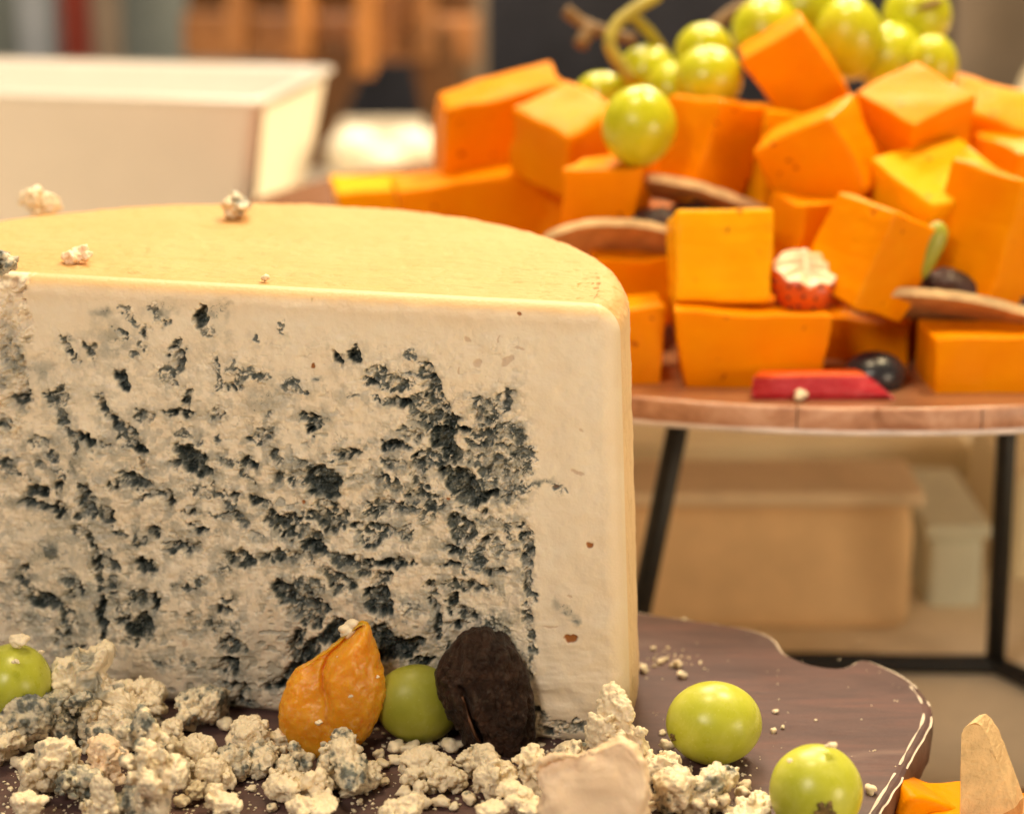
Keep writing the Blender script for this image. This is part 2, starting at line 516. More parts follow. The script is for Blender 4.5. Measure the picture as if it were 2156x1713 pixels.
M['grey_blue'] = plain('grey_blue_fabric', (0.21, 0.24, 0.24), 0.8, 0.1, 30, 0, 0.2)
M['sky_blue'] = plain('pale_blue_fabric', (0.34, 0.38, 0.46), 0.8, 0.1, 30, 0, 0.2)
M['maroon'] = plain('maroon_fabric', (0.20, 0.035, 0.025), 0.8, 0.1, 30, 0, 0.2)
M['taupe'] = plain('taupe_fabric', (0.24, 0.19, 0.15), 0.8, 0.1, 30, 0, 0.2)
# ------------------------------------------------------------------ half wheel of blue cheese
PSI = R_(13.16)
CU = np.array([math.cos(PSI), -math.sin(PSI), 0.0])     # along the cut, to the right
CN = np.array([math.sin(PSI), math.cos(PSI), 0.0])      # into the cheese
CO = np.array([-6.900, 1.617, 0.0])                     # middle of the cut, on the board
CH, CB, FIL = 10.0, 0.66, 0.42                          # height, how far the wheel's axis lies behind the cut, soft edge
RT, RB = 0.62, 0.75                                     # rounding of the upper and lower rim

def wheel_r(z):                                         # outer radius at a height
    z = np.asarray(z, float)
    r = 9.32 + 0.40 * (1 - z / CH)
    a = np.clip((z - (CH - RT)) / RT, 0, 1)
    b = np.clip((RB - z) / RB, 0, 1)
    return r - RT * (1 - np.sqrt(1 - a * a)) - RB * (1 - np.sqrt(1 - b * b))

def to_world(P):
    return CO + P[..., 0:1] * CU + P[..., 1:2] * CN + P[..., 2:3] * np.array([0, 0, 1.0])

# dark pockets, mould patches and stains of the cut, traced by eye: x, y, half width, half height, tilt, depth
REG = {1: (0, 395.7), 2: (644.1, 395.7), 3: (0, 828.2), 4: (644.1, 828.2)}
SPOTS = {
1: """1235,790,50,55,0,1;1290,880,45,40,40,.5;1350,760,60,70,0,.3;1080,980,30,50,20,.8;1110,1060,30,60,10,.9;1060,1120,60,30,-20,.6;1070,1200,50,30,0,.7;
985,790,50,60,0,.3;1000,830,20,14,0,.8;945,770,14,30,0,.6;800,800,15,70,-40,.6;900,885,18,22,0,.8;750,910,40,18,40,.6;880,970,30,20,40,.6;830,1035,20,18,0,.6;745,1190,18,45,-30,1;
400,970,12,45,-25,.8;540,1000,12,40,-30,.9;565,1000,16,18,0,.8;460,1060,20,14,30,.7;440,930,45,20,20,.4;1320,1080,20,40,-15,.6;1340,1180,14,60,-30,.7;1500,1150,40,50,20,.6;
1600,1160,50,20,30,.6;1440,1110,40,30,0,.5;1370,1220,40,25,40,.7;1440,1220,14,12,0,.8;1500,1215,16,16,0,.8;1345,1225,22,14,0,.6;1730,860,20,30,0,.5;1585,915,12,8,0,.5;1910,690,12,16,0,.4;
1790,1230,50,50,0,.6;1870,1240,20,16,0,.6;1945,1170,25,40,30,.4;1900,1420,55,30,10,.9;1920,1470,18,28,0,.9;1660,1390,10,25,25,.7;1330,1390,30,25,0,.8;1580,1370,14,10,0,.4;
1610,1530,60,40,-20,.8;1650,1500,25,20,0,.6;1690,1640,28,45,-30,.8;1850,1680,30,10,0,.8;1340,1545,20,14,0,.7;1240,1560,20,30,0,.5;1130,1520,35,28,0,.6;1090,1380,60,20,0,.9;1135,1310,14,50,20,.8;
630,1340,25,60,0,.9;690,1430,60,28,30,.9;770,1480,80,35,25,.8;900,1400,55,35,10,.8;800,1550,70,50,10,.8;880,1600,40,30,0,1;650,1580,30,12,20,.8;520,1535,50,16,30,1;610,1290,30,25,0,.7;
360,1290,70,60,20,.8;340,1340,40,30,0,.8;380,1220,30,14,0,.6;120,1305,60,24,5,.9;20,1440,30,20,20,.8;400,1400,30,80,-10,.7;430,1500,15,60,-25,.8;470,1570,12,50,-10,.8;240,1560,60,25,-10,.7;
320,1640,15,30,-30,.7;230,1690,25,20,0,.7;20,1690,40,14,30,.9;400,1560,120,90,0,.25;700,950,200,150,0,.2;1350,870,80,120,0,.2;1950,1420,120,80,0,.25;1640,1300,180,120,0,.2;200,1150,200,120,0,.22;
1170,1660,90,50,30,1;1530,1690,40,25,0,1;1420,1690,60,22,15,.6;2120,1620,40,10,-10,.8;1060,1700,18,14,0,1;60,1010,90,160,0,.3;650,760,90,40,0,.25;1000,740,120,60,0,.22;1370,720,60,25,-20,.35""",
2: """305,1030,40,45,0,1;190,1055,15,25,-20,1;230,1040,40,25,0,.4;450,1150,70,60,0,.75;520,1190,100,40,10,.7;400,1200,35,20,0,.9;600,1200,70,50,0,.75;650,1180,60,40,0,.6;740,1130,40,60,-30,.8;
660,1030,30,22,0,.5;780,1220,45,80,-10,.9;580,1325,60,25,10,1;460,1300,40,10,10,.7;690,1330,70,60,0,.75;800,1360,80,90,0,.8;760,1420,60,80,0,.8;890,1440,40,35,0,1;840,1540,70,50,0,1;
690,1420,60,45,20,.75;640,1500,50,20,20,.8;980,1490,50,12,0,1;1050,1400,25,30,0,.9;1100,1340,70,40,-15,.7;1220,1290,60,40,-35,.75;1180,1370,70,40,-20,.7;1130,1450,60,40,0,.72;1080,1540,80,60,0,.75;
1310,1520,35,45,0,.7;1230,1500,70,60,0,.6;1000,1280,70,25,0,.35;780,1650,110,50,0,.8;900,1640,70,50,20,1;1080,1650,120,60,0,.75;1250,1640,110,60,0,.75;1360,1650,40,50,0,.5;690,1680,30,60,0,.85;
30,1440,35,40,-20,.9;540,1590,70,30,-5,.95;255,1625,65,20,-5,.85;520,1700,45,25,0,.8;300,1275,25,10,0,.5;80,1170,60,40,0,.25""",
3: """220,600,65,35,-10,1;355,570,20,30,20,1;265,690,110,22,12,1;380,700,50,40,20,.9;390,750,30,25,0,.9;505,620,28,50,5,.9;540,700,35,40,0,.9;520,745,35,20,0,.8;640,750,50,45,0,.8;670,770,30,25,20,1;
690,570,30,10,15,.9;580,660,30,10,0,.7;810,540,90,35,8,.95;880,440,18,35,-25,.9;1170,420,80,70,20,1;1240,470,70,35,20,1;1065,440,25,18,0,1;930,600,90,12,10,.8;890,640,40,15,-15,.8;1045,650,16,45,-8,1;
1220,600,60,25,10,.7;1190,570,30,18,0,.6;1430,630,45,20,10,.9;1420,680,40,30,0,.6;1540,440,45,35,0,1;1420,430,60,25,20,.6;1500,500,50,16,45,.7;1700,510,32,40,0,.8;1330,600,40,14,45,.7;1370,650,35,12,45,.7;
1580,650,40,22,20,1;1650,680,40,14,30,.7;1990,530,120,70,15,1;2050,610,60,40,20,1;1820,510,45,45,0,.8;2040,740,95,70,30,.82;2050,810,60,45,0,.8;1660,760,45,55,0,.8;1790,830,85,70,15,.85;1790,860,45,35,0,1;
1910,870,90,40,35,.8;1960,960,70,35,25,1;1720,1010,60,30,15,1;1840,1010,100,35,10,.85;1470,1020,75,40,10,.9;1620,1005,30,20,0,1;2110,1040,80,40,15,.85;2080,1160,90,50,25,.82;1900,1200,100,60,30,.6;
1780,1230,110,60,35,.95;1880,1350,100,70,40,.92;1990,1330,40,25,0,1;1140,950,90,35,-5,.9;1060,970,40,18,0,.8;1230,830,45,14,15,1;1170,740,30,10,0,.9;1370,760,60,14,10,.6;1480,790,25,35,-30,.8;
1430,750,50,12,0,.8;960,860,35,30,20,1;870,920,40,14,-20,.7;840,880,14,30,0,.5;740,850,30,14,10,.8;490,850,35,25,0,.8;555,890,18,50,-5,.9;575,980,12,40,-5,.8;580,1050,30,45,0,.95;590,1130,12,60,-10,.8;
680,1050,55,25,35,.8;650,985,25,14,-20,.6;900,1060,60,45,20,1;690,1170,35,25,-20,.7;640,1200,50,12,10,.8;620,1330,22,75,-3,1;630,1430,28,70,-5,1;150,1110,45,50,0,.85;430,1160,45,20,10,.7;200,1240,35,20,20,.8;
280,1280,110,50,15,.95;390,1350,60,35,40,.85;470,1230,45,30,-10,.8;440,1400,40,60,10,.7;380,1480,60,22,5,.8;350,1555,25,18,0,.9;470,1550,30,12,-10,.8;240,1390,80,10,0,.5;850,1280,80,30,-15,.9;960,1280,16,50,0,1;
880,1240,70,10,0,.8;860,1450,85,80,0,1;770,1410,50,30,20,.9;700,1290,12,50,-35,.7;1160,1200,50,16,20,.7;1240,1150,40,25,0,.5;1370,1340,55,35,30,1;1400,1260,30,16,10,.8;1310,1430,45,28,10,.75;
1200,1390,30,40,-20,.6;1440,1430,30,25,0,.5;1430,1555,85,45,15,.85;1410,1680,60,45,10,.95;1370,1690,30,18,0,.9;1560,870,35,15,15,.7;1380,1100,30,25,0,.6;300,990,150,100,20,.35;780,1540,16,10,0,.8;
850,1540,20,16,0,.8;150,1200,60,40,0,.5;40,420,30,12,40,.9;100,480,70,12,25,.7;30,500,60,50,0,.4;450,470,80,120,0,.3;370,500,60,14,40,.6;240,420,22,25,0,.8;330,380,30,12,45,.6;120,660,40,20,0,.4;
2060,1480,100,70,-40,1;1900,1600,90,80,-50,1;1840,1560,60,90,0,.9;1830,1690,60,30,0,1;1300,1480,300,40,0,.2;1000,1450,90,60,0,.25;520,1420,120,120,0,.25;200,820,70,60,0,.25;1130,1640,40,14,10,.7;960,1660,50,10,5,.6;
470,1700,60,20,0,.8;540,1770,50,14,10,.8;1440,1790,60,22,5,.9;1500,1830,30,35,20,.95;1490,1900,60,20,0,.8;1700,1790,60,22,0,1;1780,1740,50,30,0,1;1360,1930,70,40,0,.9;1240,1920,60,30,0,.8""",
4: """840,250,75,40,0,1;880,360,50,35,20,1;780,390,80,50,0,.8;690,380,22,40,0,1;690,480,35,120,0,.85;720,400,30,60,0,.85;850,480,60,30,20,1;960,560,110,70,35,1;1000,640,90,50,10,.95;950,510,90,40,10,.95;
1130,620,55,25,-30,1;1150,400,110,50,0,.72;1200,470,120,60,0,.75;1130,550,60,50,0,.7;1240,570,90,45,0,.72;1300,600,100,30,-15,.6;1440,560,90,25,-10,.4;1380,450,40,60,0,.6;1270,400,80,60,0,.65;1310,290,30,30,0,.7;
1260,640,60,30,-10,.75;690,620,70,35,0,.8;770,660,70,40,20,.8;680,690,40,40,0,.6;740,740,40,45,0,.6;970,850,80,75,0,.9;910,810,40,50,0,1;1090,730,30,14,0,.9;960,715,30,10,0,.8;910,960,50,22,10,1;880,1060,50,16,8,1;
1050,1000,80,75,0,.75;1110,900,50,20,-45,.9;980,1050,30,60,0,.6;1190,940,40,50,0,.6;1340,860,28,55,0,.8;1350,1000,32,140,0,.8;1365,1200,28,120,0,.8;1370,1370,28,60,0,.75;1385,1500,14,100,0,.55;1390,1640,12,80,0,.5;
1170,1100,50,18,0,.9;980,1180,120,28,5,.85;900,1255,30,28,20,1;930,1320,55,28,10,.85;1000,1370,55,50,0,.75;920,1430,60,28,-5,.9;780,1190,25,40,0,.85;800,1290,22,80,-4,.9;815,1430,25,65,0,.85;1180,1440,70,50,30,.55;
1130,780,100,14,0,.55;1250,840,14,40,-20,.6;1280,965,18,8,0,.8;490,700,100,50,0,.82;430,740,70,30,0,.8;570,720,60,45,0,.8;430,860,110,50,-5,.86;390,890,70,50,0,.86;620,850,40,40,0,.7;300,810,35,30,0,.85;
280,1050,120,40,8,.92;340,1080,70,45,20,.92;520,1040,110,22,5,.95;470,1140,50,40,0,.9;190,1170,70,35,20,.8;430,1260,75,70,0,.95;470,1320,50,60,-20,.95;640,1310,50,40,30,.5;450,1480,70,60,20,.95;560,1560,110,50,5,1;
650,1540,60,35,-10,1;480,1600,90,50,0,1;700,1640,60,20,0,1;130,780,70,60,20,.85;60,750,70,40,0,.8;150,540,80,60,15,1;60,500,90,45,0,.95;110,610,90,35,20,1;60,960,70,40,20,1;120,1000,30,20,0,1;30,1340,90,100,0,.95;
20,1230,50,60,0,.8;530,440,45,20,0,.8;600,450,35,14,10,.7;480,520,35,20,15,.8;530,560,65,35,10,.7;300,520,30,20,0,.5;480,330,20,25,0,.95;550,310,50,25,-10,1;265,360,60,22,-10,.85;60,430,120,6,-10,.6;
1545,580,20,10,0,.5;1590,615,20,14,0,.5;1600,1340,90,30,35,.35;1650,1400,50,20,10,.3;1180,1540,120,90,40,.4;1290,1560,90,60,40,.35;900,1560,60,30,0,.5;600,1400,40,30,30,.4;
1430,1980,70,40,0,.7;1560,2040,120,30,0,.7;1700,2060,80,30,0,.5;1480,2080,60,30,0,.9"""}
BROWN = [(2, 1315, 780, 16, 12, 0), (2, 35, 1095, 15, 17, 0), (4, 1750, 930, 24, 17, 30), (4, 1625, 1505, 45, 20, 5), (4, 870, 640, 14, 12, 0), (1, 80, 590, 25, 30, 0),
         (3, 1140, 1540, 14, 25, 0), (2, 1240, 1070, 50, 22, -30), (2, 1055, 1080, 30, 30, -20), (2, 990, 930, 12, 30, -30), (2, 1310, 990, 40, 10, 10), (4, 1690, 230, 22, 9, 40), (4, 1680, 490, 45, 13, 10),
         (4, 1620, 1250, 18, 9, 0), (4, 1500, 1440, 40, 6, 5), (2, 940, 1130, 9, 30, 0), (4, 1545, 580, 18, 9, 0), (3, 1875, 670, 14, 16, 0), (2, 1190, 930, 7, 30, 15)]

def build_cheese():
    root = thing('blue_cheese', 'large half wheel of blue-veined cheese standing cut side forward on the brown board', 'cheese', CO, (0, 0, -PSI))
    # ---- the cut
    nz = 560
    zc = CH * (np.arange(nz) / (nz - 1.0))
    k = np.arange(nz) / (nz - 1.0)
    tx = np.concatenate([np.linspace(-1, -0.56, 40)[:-1], np.linspace(-0.56, 1, 830)])
    nx = len(tx)
    Z, T = np.meshgrid(zc, tx, indexing='ij')
    RX = np.sqrt(np.maximum(wheel_r(Z) ** 2 - (CB - FIL) ** 2, 0))
    X = RX * T
    P = np.stack([X.ravel(), np.zeros(X.size), Z.ravel()], 1)
    px, py = proj(to_world(P))
    px = px.astype(np.float32); py = py.astype(np.float32)
    Q = np.stack([px, py, np.zeros_like(px)], 1)
    # ragged warp
    wx = px + 24 * (fbm(Q / 34, 3, 3) - 0.5) + 13 * (fbm(Q / 11, 5, 2) - 0.5)
    wy = py + 22 * (fbm(Q / 34, 7, 3) - 0.5) + 15 * (fbm(Q / 11, 9, 2) - 0.5)
    Sd = np.full(px.shape, -60.0, np.float32)
    Tn = np.zeros(px.shape, np.float32)
    stain = np.zeros(px.shape, np.float32)
    for reg, txt in SPOTS.items():
        ox, oy = REG[reg]
        for row in txt.replace('\n', '').split(';'):
            a, b, rx, ry, ang, dp = [float(q) for q in row.split(',')]
            cx, cy, rx, ry = ox + a * .34157, oy + b * .34157, rx * .34157, ry * .34157
            soft = dp < 0.45
            m = max(rx, ry) * (2.2 if soft else 1.0) + 40
            s_ = np.nonzero((np.abs(wx - cx) < m) & (np.abs(wy - cy) < m))[0]
            if not len(s_): continue
            ca, sa = math.cos(R_(ang)), math.sin(R_(ang))
            ux = ((wx[s_] - cx) * ca + (wy[s_] - cy) * sa) / rx
            uy = (-(wx[s_] - cx) * sa + (wy[s_] - cy) * ca) / ry
            q = np.sqrt(ux * ux + uy * uy)
            if soft:
                stain[s_] = np.maximum(stain[s_], dp * np.exp(-q * q * 1.1))
            else:
                g = (1 - q) * (0.7 * min(rx, ry) + 0.3 * math.sqrt(rx * ry))
                g = np.maximum(g, -40)
                up = g > Sd[s_]
                Sd[s_] = np.where(up, g, Sd[s_])
                Tn[s_] = np.where(up, dp, Tn[s_])
    brown = np.zeros(px.shape, np.float32)
    for reg, a, b, rx, ry, ang in BROWN:
        ox, oy = REG[reg]
        ca, sa = math.cos(R_(ang)), math.sin(R_(ang))
        x_, y_ = wx * .5 + px * .5 - ox - a * .34157, wy * .5 + py * .5 - oy - b * .34157
        q = np.sqrt(((x_ * ca + y_ * sa) / (rx * .34157)) ** 2 + ((-x_ * sa + y_ * ca) / (ry * .34157)) ** 2)
        dark = 1.0 if (rx * ry > 150 and rx < 50 and reg in (2, 4, 3) and (b in (780, 1095, 930, 1505, 640, 670)) and ang in (0, 30, 5)) else 0.35
        brown = np.maximum(brown, dark * sst(1.15, 0.8, q))
    f1, f2 = worley(Q / np.array([11.0, 8.5, 1.0]) , 21, True)
    g1, g2 = worley(Q / 5.2, 22, True)
    nod = 1 - f1                                       # curd grains
    n_f = fbm(Q / 6, 31, 3) - 0.5
    n_m = fbm(Q / 20, 33, 3) - 0.5
    # where the blue runs: not along the rim on the right, nor under the top
    zone = sst(1150, 1085, px) * sst(655, 760, py) * (0.45 + 0.55 * sst(780, 960, py))
    Sx = Sd + 6 * n_f + 5 * (0.45 - f1) * (Tn < 0.97)
    Sx += 4.4
    hole = sst(-1.5, 4.0, Sx)
    Qw = np.stack([wx / 10.5, wy / 7.5, np.zeros_like(px)], 1)
    grain = sst(0.50, 0.64, fbm(Qw, 41, 3, 0.6)) * (0.55 + 0.45 * sst(0.35, .6, fbm(Q / 28, 42, 2)))
    # loose small pits and cracks between them
    den = sst(0.42, 0.70, fbm(Q / 95, 51, 2)) * zone
    cr = np.abs(fbm(np.stack([px / 36, py / 20, np.zeros_like(px)], 1), 61, 3) - 0.5)
    crack = sst(0.016, 0.002, cr) * sst(0.48, 0.6, fbm(Q / 30, 63, 2)) * zone
    pit = sst(0.69 - 0.035 * sst(880, 1100, py), 0.75 - 0.035 * sst(880, 1100, py), fbm(np.stack([px / 19, py / 11, np.zeros_like(px)], 1), 71, 2)) * (0.35 + 0.65 * den) * zone
    veil = sst(0.47, 0.72, fbm(Q / 60, 81, 4)) * zone
    inner = fbm(Q / 13, 43, 3)
    mould = hole * (0.22 + 0.44 * Tn + 1.35 * (inner - 0.5) * (0.4 + 0.6 * Tn) + 0.30 * sst(.9, 1, Tn) * sst(2, 9, Sx))  # mould tone, with shade painted into the cores of the deepest holes
    mould = np.clip(mould, 0.25 * hole, 1)
    mould = mould - hole * grain * (0.74 - 0.46 * sst(0.85, 1.0, Tn))
    halo = sst(-40, 0, Sd) * (0.05 + 0.31 * sst(0.4, 0.65, fbm(Q / 16, 83, 3)))
    fine_vein = sst(0.03, 0.0, np.abs(fbm(Q / 13, 85, 3) - 0.5)) * 0.42
    st_ = stain * (0.45 + 1.1 * sst(0.38, 0.66, fbm(Q / 22, 87, 4))) + sst(0.10, 0.28, stain) * fine_vein
    mould = np.maximum.reduce([mould, 0.30 * pit, 0.20 * crack, halo * zone, (0.10 + .14 * sst(620, 250, px)) * veil * sst(0.42, 0.6, fbm(Q / 14, 89, 3)), np.minimum(st_, 0.6)])
    mould = np.clip(mould, 0, 1)
    # relief, cm into the cheese
    lump = fbm(Q / 55, 91, 3) - 0.5
    wide = sst(-3, 9, Sx)
    dep = wide * (0.04 + 0.20 * sst(0.55, 1.0, Tn)) * (0.5 + 1.0 * inner) - hole * grain * 0.06 * (1 - 0.5 * sst(.85, 1, Tn)) - 0.05 * wide * (0.5 - g1)
    dep += 0.05 * pit + 0.035 * crack + 0.03 * brown
    rough = np.clip(zone + 0.25, 0, 1)
    dep += -0.035 * rough * np.maximum(nod - 0.35, 0) * sst(-30, 4, Sd) - 0.020 * rough * (1 - g1) * sst(-40, 0, Sd) - 0.09 * lump - 0.085 * rough * n_m - 0.045 * zone * sst(-34, -2, Sd) * (fbm(Q / 9, 111, 2) - 0.5)
    # wrinkled paste low on the right
    wr = sst(1110, 1150, px) * sst(1180, 1420, py)
    dep += -0.12 * wr * (fbm(np.stack([px / 90, py / 30, np.zeros_like(px)], 1), 95, 3) - 0.5)
    # broken corner at the far left
    edge = 66 + 90 * (fbm(Q / np.array([60.0, 44.0, 1]), 99, 4, 0.6) - 0.5) - 22 * sst(800, 1100, py)
    br = sst(0, 14, edge - px) * (0.25 + 0.75 * sst(980, 780, py))
    bl_f1, _ = worley(Q / np.array([30.0, 24.0, 1]), 101, True)
    dep += br * (0.16 - 0.9 * (fbm(Q / 46, 103, 4, 0.6) - 0.5) - 0.10 * (0.5 - f1) + 0.2 * sst(700, 560, py) - 0.35 * np.abs(fbm(Q / 30, 107, 3) - .5))
    mould = np.clip(mould + br * 0.20 * sst(0.45, 0.65, fbm(Q / 14, 105, 3)) * sst(620, 720, py), 0, 1)
    # soft cut edge towards the rind
    x_, z_ = P[:, 0], P[:, 2]
    wr_ = np.sqrt(np.maximum(wheel_r(z_) ** 2 - (CB - FIL) ** 2, 0))
    de = np.minimum.reduce([CH - z_, np.maximum(wr_ - np.abs(x_), 0) + 0 * z_, z_ + 0.05])
    de = np.maximum(de, 0)
    e = np.clip(de / FIL, 0, 1)
    rim = FIL * (1 - np.sqrt(np.maximum(0, 1 - (1 - e) ** 2)))
    keep = sst(0.0, 0.35, de)
    y = dep * keep + rim
    dtop = np.minimum(CH - z_, np.maximum(wr_ - x_, 0) * 0.9)
    rindy = (sst(0.30 + 0.10 * n_m, 0.02, np.minimum(CH - z_, 9)) * 0.62 + 0.36 * sst(0.75, 0.1, CH - z_)) * (1 - br)
    rindy = np.maximum(rindy, 0.18 * sst(0.55, 0.1, np.maximum(wr_ - x_, 0)))
    V = np.stack([x_, y, z_], 1)
    make('cut_face', V, gridF(nz, nx), M['paste'], root, attrs={'mould': mould, 'rindy': rindy, 'brown': brown})
    # ---- rind: side swept round the wheel, closed by top and base
    zz = np.concatenate([CH - RT + RT * np.sin(np.linspace(math.pi / 2, 0, 14)), np.linspace(CH - RT, RB, 40)[1:-1], RB - RB * np.sin(np.linspace(0, math.pi / 2, 12))])
    rr = wheel_r(zz)
    na, y0 = 260, FIL
    V, side = [], []
    for z, r in zip(zz, rr):
        a0 = math.asin((y0 - CB) / r)
        a = np.linspace(a0, math.pi - a0, na)
        V.append(np.stack([r * np.cos(a), CB + r * np.sin(a), np.full(na, z)], 1))
        side.append(np.full(na, sst(CH - 0.1, CH - RT - 0.2, z)))
    nb = len(V)
    V = np.concatenate(V); side = np.concatenate(side)
    Fs = gridF(nb, na)
    top, bot = V[:na], V[(nb - 1) * na:nb * na]
    K = 70
    rows = [np.stack([top[:, 0], top[:, 1] + (y0 - top[:, 1]) * (i / K), np.full(na, CH)], 1) for i in range(1, K + 1)]
    n0 = len(V)
    Vt = np.concatenate([top] + rows)
    Ft = gridF(K + 1, na) + n0
    Vb = np.concatenate([bot, np.stack([bot[:, 0], np.full(na, y0), bot[:, 2]], 1)])
    Fb = gridF(2, na)[:, ::-1] + n0 + len(Vt)
    V = np.concatenate([V, Vt, Vb]); F = np.concatenate([Fs[:, ::-1], Ft[:, ::-1], Fb[:, ::-1]])
    side = np.concatenate([side, np.zeros(len(Vt)), np.ones(len(Vb))])
    nrm = V - np.array([0, CB, 5]); nrm[:, 2] = np.where(V[:, 2] > CH - RT, 6, 0) ; nrm = nrm / np.linalg.norm(nrm, axis=1)[:, None]
    d = 0.06 * (fbm(V * 2.2, 7, 3) - 0.5) + 0.055 * (fbm(V * 9, 8, 3) - 0.5) - 0.05 * sst(.62, .75, fbm(V * 5, 9, 3))
    d *= sst(0.0, 0.25, V[:, 1] - y0)
    V = V + nrm * d[:, None]
    make('rind', V, F[:, ::-1], M['rind'], root, attrs={'side': side})
    return root

build_cheese()
# ------------------------------------------------------------------ table and boards
TZ = -6.0                                           # table top
def sheet(name, x0, x1, y0, y1, z, mat):
    n = 40
    X, Y = np.meshgrid(np.linspace(x0, x1, n), np.linspace(y0, y1, n))
    V = np.stack([X.ravel(), Y.ravel(), np.full(n * n, z)], 1)
    V[:, 2] += 0.10 * (fbm(V * 0.12, 3, 3) - 0.5)
    return make(name, V, gridF(n, n), mat)
struct(sheet('table', -90, 110, -40, 128, TZ, M['cloth']))

BOARD_EDGE = [(1340, 1285), (1420, 1297), (1500, 1308), (1560, 1317), (1604, 1328), (1626, 1336), (1638, 1355), (1647, 1372), (1658, 1376), (1687, 1390), (1707, 1397), (1733, 1403), (1764, 1405), (1780, 1405),
              (1790, 1396), (1814, 1383), (1827, 1385), (1850, 1396), (1886, 1411), (1909, 1425), (1933, 1443), (1948, 1462), (1959, 1480), (1963, 1503), (1959, 1524), (1928, 1578), (1902, 1630), (1850, 1713)]

def build_serving_board():
    root = thing('serving_board', 'dark purplish brown serving board with chipped white worn edge under the blue cheese', 'serving board', (0, 0, 0))
    pts = [onz(x, y, 0.0)[:2] for x, y in BOARD_EDGE]
    outl = [np.array([-15.5, 15.6]), np.array([-6.0, 12.0])] + pts + [np.array([5.9, -8.5]), np.array([4.9, -10.0]), np.array([-16.5, -10.0]), np.array([-17.5, 2])]
    # denser outline with a little wander
    P = []
    for i in range(len(outl)):
        a, b = outl[i], outl[(i + 1) % len(outl)]
        n = max(1, int(np.linalg.norm(b - a) / 0.22))
        for k in range(n): P.append(a + (b - a) * k / n)
    P = np.array(P)
    n = len(P)
    for _ in range(2): P = 0.2 * np.roll(P, 1, 0) + 0.6 * P + 0.2 * np.roll(P, -1, 0)
    t = np.roll(P, -1, 0) - np.roll(P, 1, 0)
    t /= np.linalg.norm(t, axis=1)[:, None]
    nr = np.stack([-t[:, 1], t[:, 0]], 1)            # outline runs clockwise: this points outwards
    ci = P.mean(0)
    if np.mean(np.sum(nr * (P - ci), 1)) < 0: nr = -nr
    s = np.cumsum(np.linalg.norm(P - np.roll(P, 1, 0), axis=1))
    w = fbm(np.stack([s * 2.2, s * 0, s * 0], 1), 5, 3) - 0.5
    P = P + nr * (w * 0.07)[:, None]
    X3 = np.array([0, 0])
    nx_, ny_ = at(1700, 1395, 5)[0], 4.4
    notch = np.exp(-((P[:, 0] - 7.25) / 0.75) ** 2 - ((P[:, 1] - 4.6) / 1.2) ** 2)   # the broken bite: lower layers stick out
    rag = 0.6 + 0.8 * fbm(np.stack([s * 3.0, s * 0, s * 0], 1), 9, 3)
    bev = (0.20 + 0.10 * w) * (1 - .55 * np.exp(-((P[:, 0] - 7.6) / 1.4) ** 2 - ((P[:, 1] - 4.8) / 1.2) ** 2))
    rings = []
    for off, z in ((-bev, 0.0), (-bev * 0.45, -0.022), (np.zeros(n), -0.075), (0.05 + notch * 0.30 * rag, -0.30), (0.03 + notch * 0.55 * rag, -0.55), (0 + notch * 0.2, -0.95), (-0.15 + 0 * w, -1.0)):
        rings.append(np.column_stack([P + nr * np.asarray(off)[:, None], np.full(n, z)]))
    V = np.concatenate(rings)
    k = len(rings)
    F = gridF(k, n, True)
    top = list(range(n)); bot = list(range((k - 1) * n, k * n))
    area = 0.5 * np.sum(P[:, 0] * np.roll(P[:, 1], -1) - np.roll(P[:, 0], -1) * P[:, 1])
    ccw = area > 0
    # side bands as a part of their own
    if not ccw: F = F[:, ::-1]
    Fl = F.tolist()
    tf = [top if ccw else top[::-1]]
    bf = [bot[::-1] if ccw else bot]
    tv = np.concatenate([rings[0], rings[1], rings[2]])
    make('top_layer', tv, [f for f in (gridF(3, n, True)[:, ::-1] if ccw else gridF(3, n, True)).tolist()] + tf, M['board'], root, smooth=False)
    sv = np.concatenate(rings[2:])
    m = len(rings) - 2
    make('edge_layer', sv, [f for f in (gridF(m, n, True)[:, ::-1] if ccw else gridF(m, n, True)).tolist()] + [[(m - 1) * n + i for i in (range(n)[::-1] if ccw else range(n))]], M['board_side'], root)
    # worn white line along the inner and the outer arris
    def worn(name, off, z, wid, keep):
        A = np.column_stack([P + nr * (off - wid * 0.5)[:, None], np.full(n, z)])
        B = np.column_stack([P + nr * (off + wid * 0.5)[:, None], np.full(n, z)])
        Cc = np.column_stack([P + nr * off[:, None], np.full(n, z) + 0.22 * wid])
        V = np.concatenate([A, Cc, B])
        F = [f for f in gridF(3, n, True).tolist() if keep[f[0] % n] and keep[f[1] % n]]
        make(name, V, F if not ccw else [g[::-1] for g in F], M['chip'], root)
    w2 = fbm(np.stack([s * 4.0, s * 0 + 3, s * 0], 1), 15, 2)
    far = P[:, 1] > -9
    right = (P[:, 0] > 6.7) & (P[:, 1] < 3.2)
    worn('worn_edge', -bev * 0.9, 0.004, 0.016 + 0.060 * sst(0.30, 0.75, w2), far & right & (w2 > 0.24))
    worn('worn_rim', np.zeros(n) - 0.005, -0.062, 0.028 + 0.035 * w2, far & (P[:, 0] > 2.0) & ((w2 > 0.30) | (notch > 0.1)))
    # foot that carries the board above the table
    Vf, Ff = box_arrays(16, 13, 0.0 - 1.0 - TZ, 0.3)
    make('foot', Vf + np.array([-5.5, 1.0, (TZ - 1.0) / 2 + 0.0]), Ff, M['board_side'], root)
    return root
build_serving_board()

